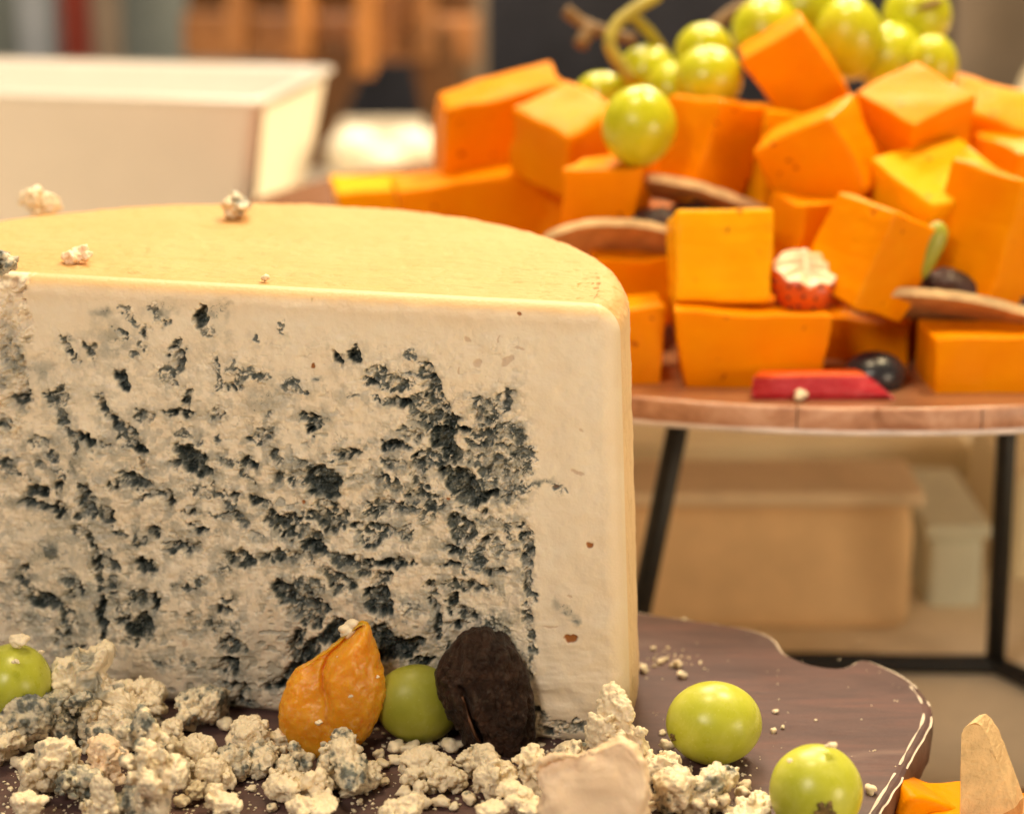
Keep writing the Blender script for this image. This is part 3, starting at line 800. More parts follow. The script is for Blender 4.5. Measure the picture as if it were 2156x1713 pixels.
# round board on its iron stand
RBZ, RBC, RBR = 5.08, np.array([9.9, 30.0]), 21.0
def build_round_board():
    root = thing('round_board', 'round copper-brown wooden board with worn whitish lower rim holding the orange cheese cubes', 'round board', (RBC[0], RBC[1], RBZ))
    n = 360
    a = np.linspace(0, 2 * math.pi, n, endpoint=False)
    def ring(r, z, amp=0.0, seed=0):
        r = r + amp * (fbm(np.stack([np.cos(a) * 40, np.sin(a) * 40, a * 0], 1), seed, 3) - 0.5)
        return np.stack([r * np.cos(a), r * np.sin(a), np.full(n, z) if np.isscalar(z) else z], 1)
    r0 = [ring(RBR - 0.35, 0), ring(RBR - 0.08, -0.02)]
    V = np.concatenate(r0)
    make('board_top', V, gridF(2, n, True)[:, ::-1].tolist() + [list(range(n))], M['wood'], root)
    z = lambda v, am, sd: v + am * (fbm(np.stack([np.cos(a) * 60, np.sin(a) * 60, a * 0], 1), sd, 3) - 0.5)
    rows = [ring(RBR - 0.079, -0.021), ring(RBR - 0.02, -0.05, .05, 3), ring(RBR, -0.12, .04, 4), ring(RBR + .01, -0.34, .03, 5), ring(RBR, z(-0.60, .07, 6), .04, 6), ring(RBR - 0.06, z(-0.65, .05, 6))]
    # veneer band in segments with fine joints
    segs = 26
    per = n // segs + 1
    V = np.concatenate(rows)
    G = gridF(len(rows), n, True)
    for sgi in range(segs):
        lo, hi = int(sgi * n / segs), int((sgi + 1) * n / segs)
        if not (a[lo] > 3.6 and a[lo] < 5.9): pass
        idx = np.arange(lo, hi + 1) % n
        Vs = np.concatenate([r[idx] for r in rows])
        # a hair's width joint
        shrink = 0.0012
        m_ = len(idx)
        Vs = Vs.reshape(len(rows), m_, 3)
        Vs[:, 0] += (Vs[:, 1] - Vs[:, 0]) * 0.05
        Vs[:, -1] += (Vs[:, -2] - Vs[:, -1]) * 0.05
        make('veneer_strip', Vs.reshape(-1, 3), gridF(len(rows), m_)[:, ::-1], M['band'], root)
    rows = [ring(RBR - 0.02, z(-0.61, .03, 11), .02, 11), ring(RBR + 0.03, z(-0.66, .10, 12), .08, 12), ring(RBR + .02, -0.73, .05, 13), ring(RBR - 0.05, -0.78), ring(RBR - 0.6, -0.79)]
    V = np.concatenate(rows)
    make('underside', V, gridF(len(rows), n, True)[:, ::-1].tolist() + [[(len(rows) - 1) * n + i for i in range(n)][::-1]], M['underside'], root)
build_round_board()

def build_stand():
    yl = 16.5
    A = at(1452, 900, yl); A[2] = RBZ - 0.79
    B = at(1345, 1300, yl - 1.0)
    k = (TZ + 0.3 - A[2]) / (B[2] - A[2])
    Bf = A + (B - A) * k
    Rt = at(2118, 905, yl); Rt[2] = RBZ - 0.79
    Rb = at(2096, 1385, yl + 1.2); 
    Rb[2] = TZ + 0.35
    root = thing('iron_stand', 'black iron rod stand with slanted legs carrying the round board', 'stand', (Rb[0], Rb[1], TZ))
    o = np.array([Rb[0], Rb[1], TZ])
    def part(nm, path, r): 
        V, F = tube(np.asarray(path) - o, r)
        make(nm, V, F, M['iron'], root)
    part('leg', [A, A + (Bf - A) * .5, Bf], 0.33)
    part('leg', [Rt, Rt + (Rb - Rt) * .5, Rb + np.array([0, 0, .1])], 0.31)
    part('foot_bar', smooth_path([Rb, Rb + np.array([-2.5, 0.1, -0.03]), Rb + np.array([-6, 0.2, 0]), Rb + np.array([-12, 0.2, 0])]), 0.30)
    part('foot_bar', smooth_path([Rb, Rb + np.array([1.0, -1.6, -0.02]), Rb + np.array([2.6, -5.0, 0]), Rb + np.array([3.6, -9.0, 0])]), 0.30)
    back = [np.array([2.0, 42.0]), np.array([21.0, 42.0])]
    for b in back:
        part('leg', [(b[0], b[1], RBZ - .79), (b[0], b[1], TZ + .3)], 0.31)
    part('top_ring', [(RBC[0] + 13 * math.cos(q), RBC[1] + 13 * math.sin(q), RBZ - 1.1) for q in np.linspace(0, 2 * math.pi, 60)], 0.3)
build_stand()
# ------------------------------------------------------------------ crumbs
def crumb_mesh(seed, dims, sub=4, nblob=9, cuts=2, mould=0.3, nodule=0.5, msc=1.0, shard=None):
    """A broken lump of curd: a union of knobs, some faces broken flat, grains on top."""
    rnd = np.random.RandomState(seed)
    D, F = ico(sub)
    dims = np.asarray(dims, float)
    r = np.full(len(D), 0.52)
    for k in range(nblob):
        c = rnd.normal(size=3); c = c / np.linalg.norm(c) * rnd.uniform(0.28, 0.66)
        rad = rnd.uniform(0.24, 0.50)
        b = D @ c
        disc = rad * rad - (c @ c - b * b)
        r = np.maximum(r, np.where(disc > 0, b + np.sqrt(np.maximum(disc, 0)), 0))
    for k in range(cuts):
        nv = rnd.normal(size=3); nv /= np.linalg.norm(nv)
        if nv[2] < -0.3: nv[2] *= -1
        h = rnd.uniform(0.42, 0.72)
        dn = D @ nv
        r = np.where(dn > 0.05, np.minimum(r, h / np.maximum(dn, 0.05)), r)
    P = D * r[:, None]
    W = P * dims[None, :]                      # real size, cm
    off = seed * 3.7
    s1, s2 = worley(W / 0.20 + off, seed)
    t1, _ = worley(W / 0.09 + off, seed + 1)
    n1 = fbm(W / 0.30 + off, seed + 2, 4)
    act = sst(0.35, 0.62, fbm(W / 0.5 + off + 9, seed + 3, 2))      # some sides knobbly, some smooth
    size = float(np.min(dims))
    d = nodule * ((0.5 - s1) * 0.11 + (0.5 - t1) * 0.05) * (0.35 + 0.9 * act) + 0.16 * (n1 - 0.5)
    d *= min(1.0, size / 0.45)
    nrm = D / dims[None, :]; nrm /= np.linalg.norm(nrm, axis=1)[:, None]
    W = W + nrm * d[:, None]
    g = fbm(W / (0.34 * msc) + off + 31, seed + 5, 4)
    gl = fbm(W / (0.9 * msc) + off + 17, seed + 6, 2)
    lo, hi = 0.74 - 0.5 * mould, 0.88 - 0.5 * mould
    m = sst(lo, hi, 0.5 * g + 0.5 * gl + 0.10 * (s1 - 0.4)) * (0.35 + 0.55 * sst(0.35, 0.7, fbm(W / 0.16 + off, seed + 8, 3)))
    if mould <= 0: m = m * 0
    return W, F, m

def _smooth_normals(V, F):
    n = np.zeros_like(V)
    fn = np.cross(V[F[:, 1]] - V[F[:, 0]], V[F[:, 2]] - V[F[:, 0]])
    for k in range(F.shape[1]): np.add.at(n, F[:, k], fn)
    return n / (np.linalg.norm(n, axis=1)[:, None] + 1e-9)

def curd_mesh(seed, dims, mould=0.3, knob=0.5, vox=0.030):
    """Broken curd: a few angular cores and many grains pressed together into one skin."""
    rnd = np.random.RandomState(seed)
    dims = np.asarray(dims, float)
    V0, F0 = ico(2)
    V0 = V0 * (1 + .0 * V0)
    Vs, Fs, n = [], [], 0
    def blob(c, r, cut):
        nonlocal n
        D = V0.copy()
        rr = np.ones(len(D))
        for k in range(cut):
            nv = rnd.normal(size=3); nv /= np.linalg.norm(nv)
            dn = D @ nv; h = rnd.uniform(.45, .8)
            rr = np.where(dn > .05, np.minimum(rr, h / np.maximum(dn, .05)), rr)
        W = D * rr[:, None] * r * rnd.uniform(.6, 1.5, size=3) + c
        Vs.append(W); Fs.append(F0 + n); n += len(W)
    mean = float(dims.mean()); an = dims / mean
    for k in range(6):
        c = rnd.normal(size=3) * 0.25 * dims
        blob(c, mean * rnd.uniform(.28, .56) * an, 8)
    ng = int(5 + 80 * knob * min(1.0, mean / .7))
    for k in range(ng):
        d = rnd.normal(size=3); d /= np.linalg.norm(d)
        d[2] = abs(d[2]) if rnd.rand() < .6 else d[2]
        c = d * dims * rnd.uniform(.34, .62)
        blob(c, min(.2, 0.060 * math.exp(rnd.normal() * .55)), 5)
    me = bpy.data.meshes.new('tmp'); me.from_pydata(np.concatenate(Vs).tolist(), [], np.concatenate(Fs).tolist())
    o = bpy.data.objects.new('tmp', me); C.objects.link(o)
    md = o.modifiers.new('r', 'REMESH'); md.mode = 'VOXEL'; md.voxel_size = vox
    ev = o.evaluated_get(bpy.context.evaluated_depsgraph_get())
    m2 = ev.to_mesh()
    V = np.empty(len(m2.vertices) * 3, np.float32); m2.vertices.foreach_get('co', V); V = V.reshape(-1, 3).astype(float)
    F = np.empty(len(m2.polygons) * 4, np.int32); m2.loops.foreach_get('vertex_index', F); F = F.reshape(-1, 4)
    ev.to_mesh_clear(); bpy.data.objects.remove(o); bpy.data.meshes.remove(me)
    off = seed * 3.7
    N = _smooth_normals(V, F)
    s1, _ = worley(V / 0.11 + off, seed)
    rg = 1 - 2 * np.abs(fbm(V / .30 + off + 5, seed + 3, 4, .6) - .5)
    d = 0.16 * (rg - .8) + 0.10 * (fbm(V / .085 + off, seed + 2, 3, .6) - .5)
    V = V + N * d[:, None]
    g = fbm(V / 0.30 + off + 31, seed + 5, 4); gl = fbm(V / .8 + off + 17, seed + 6, 2)
    lo, hi = 0.74 - 0.5 * mould, 0.86 - 0.5 * mould
    m = sst(lo, hi, .5 * g + .5 * gl + 0.10 * (s1 - .4)) * (0.30 + 0.60 * sst(.35, .7, fbm(V / .15 + off, seed + 8, 3)))
    m = np.maximum(m, .36 * sst(.62, .70, fbm(V / .13 + off, seed + 9, 3)) * min(1, mould * 3))
    m = m * (1.0 if mould > .88 else .66)
    if mould <= 0: m = m * 0
    return V, F, m

def put_crumb(px, py, dims, seed, label, mould=0.3, sub=4, lift=0.0, rot=None, group=None, name='cheese_crumb', cat='crumb', mat='crumb', nodule=0.6, cuts=2, nblob=9, surf=0.0, tilt=None):
    V, F, m = curd_mesh(seed, dims, mould, nodule)
    rnd = random.Random(seed)
    e = Euler(rot if rot else (rnd.uniform(-.4, .4), rnd.uniform(-.4, .4), rnd.uniform(0, 6.28)))
    V = V @ np.array(e.to_matrix()).T
    zmin, zmax = V[:, 2].min(), V[:, 2].max()
    h = zmax - zmin
    base = surf + lift - 0.05 * h
    c = onz(px, py, base + 0.5 * h)
    V[:, 2] -= zmin
    o = make(name, V, F, M[mat], None, (c[0], c[1], base), attrs={'mould': m, 'rindy': m * 0, 'brown': m * 0})
    return tag(o, label, cat, group)

BIG = [  # photo x, y, (size cm), mould, lift, seed, label, mat, rot
    (300, 1462, (.70, .5, .60), .05, .30, 12, 'cream crumb below the tall pale shard', 'crumb', None),
    (315, 1478, (.70, .55, .48), .04, .30, 13, 'smooth cream crumb wedged left of the dark mouldy crumb', 'crumb', None),
    (412, 1488, (.95, .7, .60), .72, .10, 14, 'dark blue-green marbled crumb against the base of the cheese', 'crumb', None),
    (130, 1512, (1.30, 1.0, .95), .70, .05, 15, 'grey-green mouldy crumb pile below the left grape', 'crumb', None),
    (208, 1520, (.70, .6, .70), .62, .15, 16, 'grey speckled crumb beside the grey-green pile', 'crumb', None),
    (20, 1565, (.55, .5, .5), .42, .0, 17, 'cream and grey crumb at the left edge of the photo', 'crumb', None),
    (270, 1545, (1.0, .6, .45), .05, .05, 18, 'long cream crumb in the middle of the left crumb heap', 'crumb', None),
    (352, 1545, (.75, .6, .42), .02, .12, 19, 'smooth beige crumb behind the big front lump', 'crumb', None),
    (528, 1553, (.80, .55, .44), .0, .0, 20, 'rounded cream crumb left of the dried apricot', 'crumb', None),
    (595, 1560, (.42, .4, .36), .0, .0, 21, 'small smooth crumb touching the left of the dried apricot', 'crumb', None),
    (118, 1612, (.85, .7, .70), .18, .0, 22, 'cream lump at the left front of the crumb heap', 'crumb', None),
    (225, 1600, (.75, .6, .62), .05, .15, 23, 'angular pale crumb in the left crumb heap', 'pink', None),
    (165, 1655, (.70, .55, .55), .80, .0, 24, 'very dark mouldy crumb at the left front', 'crumb', None),
    (308, 1638, (1.35, .9, 1.20), .46, .0, 25, 'big white and dark marbled lump at the front left', 'crumb', None),
    (392, 1590, (.80, .65, .62), .10, .18, 26, 'knobbly cream crumb right of the marbled lump', 'crumb', None),
    (432, 1628, (.80, .65, .60), .06, .0, 27, 'round crumbly cream lump right of the marbled lump', 'crumb', None),
    (495, 1600, (.55, .5, .5), .45, .0, 28, 'greyish speckled crumb under the rounded cream crumb', 'crumb', None),
    (210, 1690, (.85, .5, .62), .02, .0, 29, 'upright pale flake at the front left corner', 'crumb', None),
    (255, 1700, (.6, .5, .5), .75, .0, 30, 'dark green crumb between pale flakes at the front left', 'crumb', None),
    (470, 1688, (.55, .45, .38), .0, .0, 31, 'hooked cream crumb alone at the front left', 'crumb', None),
    (556, 1598, (.62, .5, .48), .32, .0, 32, 'speckled crumb below the rounded cream crumb', 'crumb', None),
    (622, 1604, (.62, .5, .46), .42, .0, 33, 'grey and cream crumb under the dried apricot', 'crumb', None),
    (606, 1652, (.75, .55, .50), .0, .0, 34, 'bright cream crumb at the front below the apricot', 'crumb', None),
    (722, 1606, (.95, .75, .74), .52, .0, 35, 'pale blue-green mould lump in front of the dried apricot', 'crumb', None),
    (664, 1655, (.55, .5, .44), .02, .0, 36, 'cream crumb left of the blue-green lump', 'crumb', None),
    (772, 1632, (.60, .5, .42), .04, .0, 37, 'cream crumb right of the blue-green lump', 'crumb', None),
    (652, 1702, (.80, .6, .35), .0, .0, 38, 'flat pale crumb at the front edge below the apricot', 'crumb', None),
    (885, 1615, (.85, .65, .50), .03, .0, 39, 'knobbly cream crumb in front of the shaded grape', 'crumb', None),
    (935, 1642, (.62, .5, .36), .03, .0, 40, 'low cream crumb right of the knobbly one', 'crumb', None),
    (1005, 1606, (.62, .5, .48), .16, .0, 41, 'cream crumb below the dark date', 'crumb', None),
    (1040, 1640, (.95, .7, .50), .08, .0, 42, 'wide crumbly lump in front of the dark date', 'crumb', None),
    (1115, 1620, (.65, .5, .56), .05, .0, 43, 'cream crumb touching the left of the big pinkish piece', 'crumb', None),
    (1085, 1696, (.95, .6, .42), .02, .0, 44, 'pale crumb at the front edge left of the big pinkish piece', 'crumb', None),
    (845, 1705, (.6, .5, .36), .0, .0, 45, 'pale crumb at the front edge in the middle', 'crumb', None),
    (1300, 1552, (1.25, .8, 1.35), .03, .0, 46, 'tall crumbly cream ridge behind the big pinkish piece', 'crumb', (.1, .1, 2.2)),
    (1385, 1620, (.70, .6, .6), .25, .0, 47, 'cream and grey crumb at the right of the pinkish piece', 'crumb', None),
    (1425, 1668, (.85, .7, .62), .42, .0, 48, 'blue-grey crumb pile right of the pinkish piece', 'crumb', None),
    (1505, 1652, (.95, .6, .44), .34, .0, 49, 'crumbly greenish cream lump below the round green grape', 'crumb', None),
    (1490, 1688, (.6, .5, .44), .22, .0, 50, 'rounded greyish crumb in front of the greenish lump', 'crumb', None),
    (1585, 1702, (.85, .6, .40), .02, .0, 51, 'pale crumb at the front edge left of the scarred grape', 'crumb', None),
    (1195, 1590, (.55, .5, .36), .25, .0, 52, 'pale crumb at the lower right corner of the cheese', 'crumb', None),
    (60, 1700, (.5, .4, .3), .0, .0, 53, 'small pale crumb at the bottom left', 'crumb', None),
]
for x, y, dm, mo, li, sd, lb, mt, ro in BIG:
    big = 1.10 if x < 560 else 1.10
    put_crumb(x, y, tuple(q * big for q in dm), sd, lb, mo + (.08 if 0 < mo else 0), 5, li, ro, 'cheese crumbs on the brown board', mat=mt, nodule=.2 if ('smooth' in lb or 'flake' in lb or 'shard' in lb or 'flat' in lb) else .75)

# small crumbs, each its own
rs = random.Random(5)
small_lab = {'heap': 'small cream crumb scattered among the larger crumbs along the front',
             'right': 'small cream crumb on the bare brown board right of the cheese',
             'base': 'small pale crumb lying under the shaded grape at the foot of the cheese'}
LAND = [(185, 1405, 'tall pale shard'), (412, 1488, 'dark marbled crumb'), (140, 1512, 'grey-green mouldy pile'), (528, 1553, 'rounded cream crumb'), (310, 1640, 'big marbled lump'), (165, 1655, 'very dark mouldy crumb'),
        (470, 1688, 'hooked cream crumb'), (720, 1606, 'pale blue-green lump'), (652, 1702, 'flat pale front crumb'), (885, 1615, 'knobbly cream crumb'), (935, 1642, 'low cream crumb'), (1040, 1640, 'wide crumbly lump'), (118, 1612, 'left front cream lump'),
        (1425, 1668, 'blue-grey crumb pile'), (1505, 1652, 'greenish cream lump'), (845, 1705, 'pale front crumb'), (1195, 1590, 'pale crumb by the cheese corner'), (20, 1565, 'cream and grey edge crumb'), (432, 1628, 'round crumbly lump'),
        (1085, 1696, 'pale crumb at the front edge'), (1503, 1521, 'shiny oval grape'), (1718, 1664, 'grape with the stem scar'), (870, 1560, 'shaded grape'), (1250, 1640, 'big pinkish piece'), (1300, 1400, 'right flank of the cheese'), (1430, 1330, 'rear rim of the board')]
proto = {}
def small(px, py, size, key, seed, mould=0.05, lift=0.0, surf=0.0):
    k = (seed % 9, round(mould, 1))
    if k not in proto:
        V, F, m = crumb_mesh(200 + k[0], (1, .85, .7), 3, 8, 1, mould, 1.3)
        V[:, 2] -= V[:, 2].min()
        o = make('cheese_crumb', V, F, M['crumb'], attrs={'mould': m, 'rindy': m * 0, 'brown': m * 0})
        proto[k] = o
    else:
        o = proto[k].copy(); C.objects.link(o)
    c = onz(px, py, surf + lift + 0.3 * size)
    o.location = Vector((c[0], c[1], surf + lift - 0.03 * size)) * S
    o.scale = (size * rs.uniform(.8, 1.2), size * rs.uniform(.8, 1.2), size * rs.uniform(.7, 1.1))
    o.rotation_euler = (rs.uniform(-.3, .3), rs.uniform(-.3, .3), rs.uniform(0, 6.28))
    if key not in small_lab: return tag(o, key, 'crumb')
    near = min(LAND, key=lambda q: (q[0] - px) ** 2 + ((q[1] - py) * 1.4) ** 2)
    dx, dy = px - near[0], py - near[1]
    where = ('right of' if dx > 0 else 'left of') if abs(dx) > abs(dy) * 1.2 else ('in front of' if dy > 0 else 'just behind')
    lb = ('tiny' if size < .14 else 'very small' if size < .21 else 'small') + ' cream crumb ' + where + ' the ' + near[2]
    return tag(o, lb, 'crumb', 'small crumbs')

for x, y, s_ in [(35, 1610, .28), (60, 1660, .25), (30, 1680, .2), (88, 1690, .22), (385, 1690, .26), (505, 1640, .22), (530, 1660, .18), (572, 1700, .22), (700, 1690, .2), (728, 1672, .24), (760, 1690, .16), (800, 1610, .26), (815, 1645, .2),
                (835, 1602, .24), (855, 1668, .28), (893, 1690, .26), (905, 1665, .22), (930, 1690, .34), (962, 1612, .2), (975, 1650, .22), (985, 1680, .28), (960, 1700, .18), (1030, 1700, .2), (1150, 1605, .24), (1165, 1625, .2), (1400, 1575, .24),
                (1410, 1600, .24), (1540, 1630, .18), (1570, 1660, .2), (1560, 1672, .26), (1430, 1700, .3), (1460, 1705, .28), (1530, 1705, .26), (340, 1700, .3), (400, 1660, .26), (455, 1650, .22), (500, 1575, .26), (470, 1530, .28), (385, 1530, .3),
                (330, 1520, .28), (100, 1470, .26), (85, 1540, .3), (60, 1570, .28), (180, 1570, .3), (230, 1560, .26), (300, 1590, .3), (345, 1610, .26), (1225, 1575, .24), (1340, 1620, .3), (1372, 1700, .28), (1010, 1660, .26)]:
    small(x, y, s_, 'heap', int(x * 7 + y), 0.35 if (x < 520 and rs.random() < .45) else 0.05)
for x, y, s_ in [(1352, 1408, .20), (1400, 1388, .11), (1414, 1402, .10), (1428, 1400, .16), (1390, 1395, .12), (1378, 1402, .08), (1434, 1420, .24), (1375, 1365, .10), (1440, 1304, .09), (1632, 1498, .10), (1630, 1537, .12), (1648, 1532, .08), (1454, 1620, .12), (1718, 1515, .06), (1396, 1542, .12), (1830, 1662, .22)]:
    small(x, y, s_, 'right', int(x * 3 + y))
for x, y, s_ in [(832, 1572, .34), (865, 1578, .26), (905, 1582, .30), (945, 1576, .36), (800, 1590, .22)]:
    small(x, y, s_, 'base', int(x + y), 0.1)

# crumbs on the top of the cheese
TOP = 10.0
put_crumb(497, 432, (.62, .5, .40), 61, 'little blue-marbled crumb on the back of the cheese top', .55, 5, 0, None, None, surf=TOP, nodule=.9, nblob=12)
put_crumb(155, 535, (.62, .4, .26), 62, 'flat pinkish flake on the left of the cheese top', 0, 4, 0, None, None, surf=TOP, mat='pink', nodule=.3)
put_crumb(10, 556, (.42, .35, .30), 63, 'grey mouldy crumb at the broken left edge of the cheese top', .6, 4, 0, None, None, surf=TOP)
small(561, 588, .17, 'tiny upright crumb near the front edge of the cheese top', 4, .05, 0, TOP)
q = at(1296, 622, 1.5)
o = small(1296, 615, .20, 'tiny greyish crumb stuck to the right shoulder of the cheese', 7, .5, 0, TOP - .55)
for k, (x, y, s_, lb) in enumerate([(72, 428, .55, 'larger of two blurred crumbs behind the left rim of the cheese top'), (108, 432, .42, 'smaller of two blurred crumbs behind the left rim of the cheese top')]):
    put_crumb(x, y, (s_, s_, s_ * 1.2), 64 + k, lb, 0, 4, 0, None, None, surf=9.75)

# dust of crumbs, too small to pick apart
rs2 = np.random.RandomState(9)
V0, F0 = ico(1)
Vs, Fs, k = [], [], 0
def dust_at(x, y, r, z=0.0):
    global k
    c = onz(x, y, z)
    j = 1 + 0.35 * rs2.normal(size=(len(V0), 1))
    Vs.append(V0 * j * np.array([r, r, r * .7]) + np.array([c[0], c[1], z + r * .3])); Fs.append(F0 + k * len(V0)); k += 1
for i in range(900):
    x = rs2.uniform(-20, 1620); y = rs2.uniform(1590, 1725)
    if rs2.rand() < 0.35: x = rs2.uniform(0, 560)
    dust_at(x, y, abs(rs2.normal()) * 0.022 + 0.012)
for i in range(60):
    dust_at(rs2.normal(1400, 40), rs2.normal(1395, 18), abs(rs2.normal()) * 0.018 + 0.010)
for i in range(70):
    dust_at(rs2.uniform(1360, 1900), rs2.uniform(1330, 1660), abs(rs2.normal()) * 0.010 + 0.008)
for i in range(160):
    x = rs2.uniform(740, 1250); dust_at(x, 1535 + 0.03 * x + rs2.normal() * 14, abs(rs2.normal()) * 0.03 + 0.015)
nv_ = len(V0) * k
o = make('crumb_dust', np.concatenate(Vs), np.concatenate(Fs), M['crumb'], attrs={'mould': np.zeros(nv_), 'rindy': np.zeros(nv_), 'brown': np.zeros(nv_)})
o['kind'] = 'stuff'; o['label'] = 'fine cheese dust sprinkled over the brown board'; o['category'] = 'crumbs'

# ------------------------------------------------------------------ grapes
def grape(px, py, rx, ry, label, mat='grape', Y=None, z=None, rot=(0, 0, 0), sub=5, group=None, scar=None, seed=1, long=1.0):
    """rx, ry in photo pixels; stands on level z or at depth Y."""
    if Y is None:
        c = onz(px, py, z)
        for _ in range(3):
            r_ = ry / ppc(c); c = onz(px, py, z + r_ * 0.98)
    else: c = at(px, py, Y)
    g = ppc(c)
    a, b = rx / g, ry / g
    V, F = ico(sub)
    V = V * (1 + 0.035 * (fbm(V * 1.3 + seed, seed, 2) - 0.5))[:, None]
    W = V * np.array([a, min(a, b) * long, b])
    W = W @ np.array(Euler(rot).to_matrix()).T
    lo = W[:, 2].min()
    root = thing('green_grape', label, 'grape', c + np.array([0, 0, lo]), group=group)
    sk = make('skin', W - np.array([0, 0, lo]), F, M[mat], root)
    if scar is not None:
        s = np.array(scar, float); s /= np.linalg.norm(s)
        p = s * np.array([a, min(a, b) * long, b])
        Vc, Fc = ico(3)
        x_ = np.cross(s, [0, 0, 1.0]); x_ /= np.linalg.norm(x_); y_ = np.cross(s, x_)
        ang = np.arctan2(Vc[:, 1], Vc[:, 0])
        rr = (0.19 if scar[1] < -.9 else .08) * (1 + 0.25 * np.sin(ang * 5) + 0.15 * np.sin(ang * 9 + 1))
        disc = np.stack([Vc[:, 0] * rr, Vc[:, 1] * rr, Vc[:, 2] * 0.05 * (1 + 1.2 * np.sin(ang * 5))], 1)
        Wc = p * 0.985 + disc[:, :1] * x_ + disc[:, 1:2] * y_ + disc[:, 2:3] * s
        make('stem_scar', Wc - np.array([0, 0, lo]), Fc, M['scar'], sk)
    return root

grape(1503, 1521, 101, 87, 'shiny oval green grape lying on the bare board right of the cheese', z=0, seed=3, long=1.05, scar=(-0.88, -0.45, -0.16))
grape(1718, 1664, 98, 98, 'round green grape with brown stem scar at the bottom right of the board', z=0, seed=4, scar=(0.06, -1.0, 0.02))
grape(28, 1438, 80, 84, 'green grape with crumbs on top at the left edge of the photo', z=.45, seed=5, long=1.1)
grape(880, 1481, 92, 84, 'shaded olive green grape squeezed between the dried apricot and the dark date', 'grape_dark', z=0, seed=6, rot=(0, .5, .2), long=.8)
# crumbs sticking to grapes
def stick(px, py, size, Y, label, seed, mould=0):
    V, F, m = crumb_mesh(seed, (size, size * .8, size * .7), 4, 10, 1, mould, 1.0)
    c = at(px, py, Y)
    return tag(make('cheese_crumb', V, F, M['crumb'], None, c, attrs={'mould': m, 'rindy': m * 0, 'brown': m * 0}), label, 'crumb')
gl = onz(28, 1438, 1.3)
stick(44, 1347, .30, gl[1] - .1, 'crumb clump sitting on top of the left grape', 81)
stick(34, 1392, .12, gl[1] - .72, 'tiny crumb stuck on the front of the left grape', 82)
stick(86, 1372, .10, gl[1] - .3, 'tiny crumb on the right shoulder of the left grape', 83)
gr_ = onz(1718, 1664, 1.0)
stick(1750, 1567, .16, gr_[1], 'crumb perched on the scarred grape', 84)
stick(1664, 1600, .08, gr_[1] - .62, 'speck of cheese on the upper left of the scarred grape', 85)

# ------------------------------------------------------------------ dried apricot and dark date
def outline_solid(zp, cen, thick, sub=6, top=0.55, scale=.2988, ox=552.1, oy=1288.3, z0=0.0, lean=0.0, rough=None, yoff=0.0, flat=0.75):
    """A lump with a traced outline, turned to face the front, thickness in cm."""
    pts = np.array([(ox + a * scale, oy + b * scale) for a, b in zp]); c = np.array([ox + cen[0] * scale, oy + cen[1] * scale])
    low = pts[:, 1].max()
    base = onz(c[0], low, 0.0)
    Y = base[1] + thick * 0.55 + yoff
    P = np.array([at(x, y, Y) for x, y in pts]); cc = at(c[0], c[1], Y)
    d = P - cc
    th = np.arctan2(d[:, 2], d[:, 0]); r = np.hypot(d[:, 0], d[:, 2])
    o = np.argsort(th); th, r = th[o], r[o]
    th3 = np.concatenate([th - 2 * math.pi, th, th + 2 * math.pi]); r3 = np.concatenate([r, r, r])
    D, F = ico(sub)
    a = np.arctan2(D[:, 2], D[:, 0])
    rad = sum(np.interp(a + q, th3, r3) for q in (-.05, 0, .05)) / 3
    cosl = np.sqrt(np.maximum(0, 1 - D[:, 1] ** 2))
    e = cosl ** flat
    W = np.stack([np.cos(a) * rad * e, D[:, 1] * thick, np.sin(a) * rad * e], 1)
    W[:, 1] += lean * W[:, 2]
    return cc, W, F, D, Y

sh = [(112, 1478), (106, 1430), (118, 1398), (140, 1386), (163, 1364), (178, 1374), (204, 1356), (229, 1345), (236, 1358), (231, 1388), (218, 1410), (236, 1436), (268, 1452), (300, 1478), (330, 1502), (326, 1530), (290, 1546), (250, 1542), (200, 1530), (150, 1516)]
cc, W, F, D, Y = outline_solid(sh, (190, 1455), 0.42, scale=1.0, ox=0.0, oy=0.0, flat=0.6, yoff=-.1)
N = _smooth_normals(W, F)
rg = 1 - 2 * np.abs(fbm(W / .45, 13, 4, .6) - .5)
W = W + N * (0.42 * (rg - .8) + .16 * (fbm(W / .16, 14, 3) - .5) + .05 * (.45 - worley(W / .12, 6)[0]))[:, None]
z0 = np.zeros(len(W)); mz = .35 * sst(.56, .68, fbm(W / .4, 18, 3))
tag(make('cheese_crumb', W - [0, 0, W[:, 2].min()], F, M['crumb'], None, cc + [0, 0, W[:, 2].min()], attrs={'mould': mz, 'rindy': z0, 'brown': z0}),
    'tall pale cheese shard pointing up right beside the left grape', 'crumb', 'cheese crumbs on the brown board')

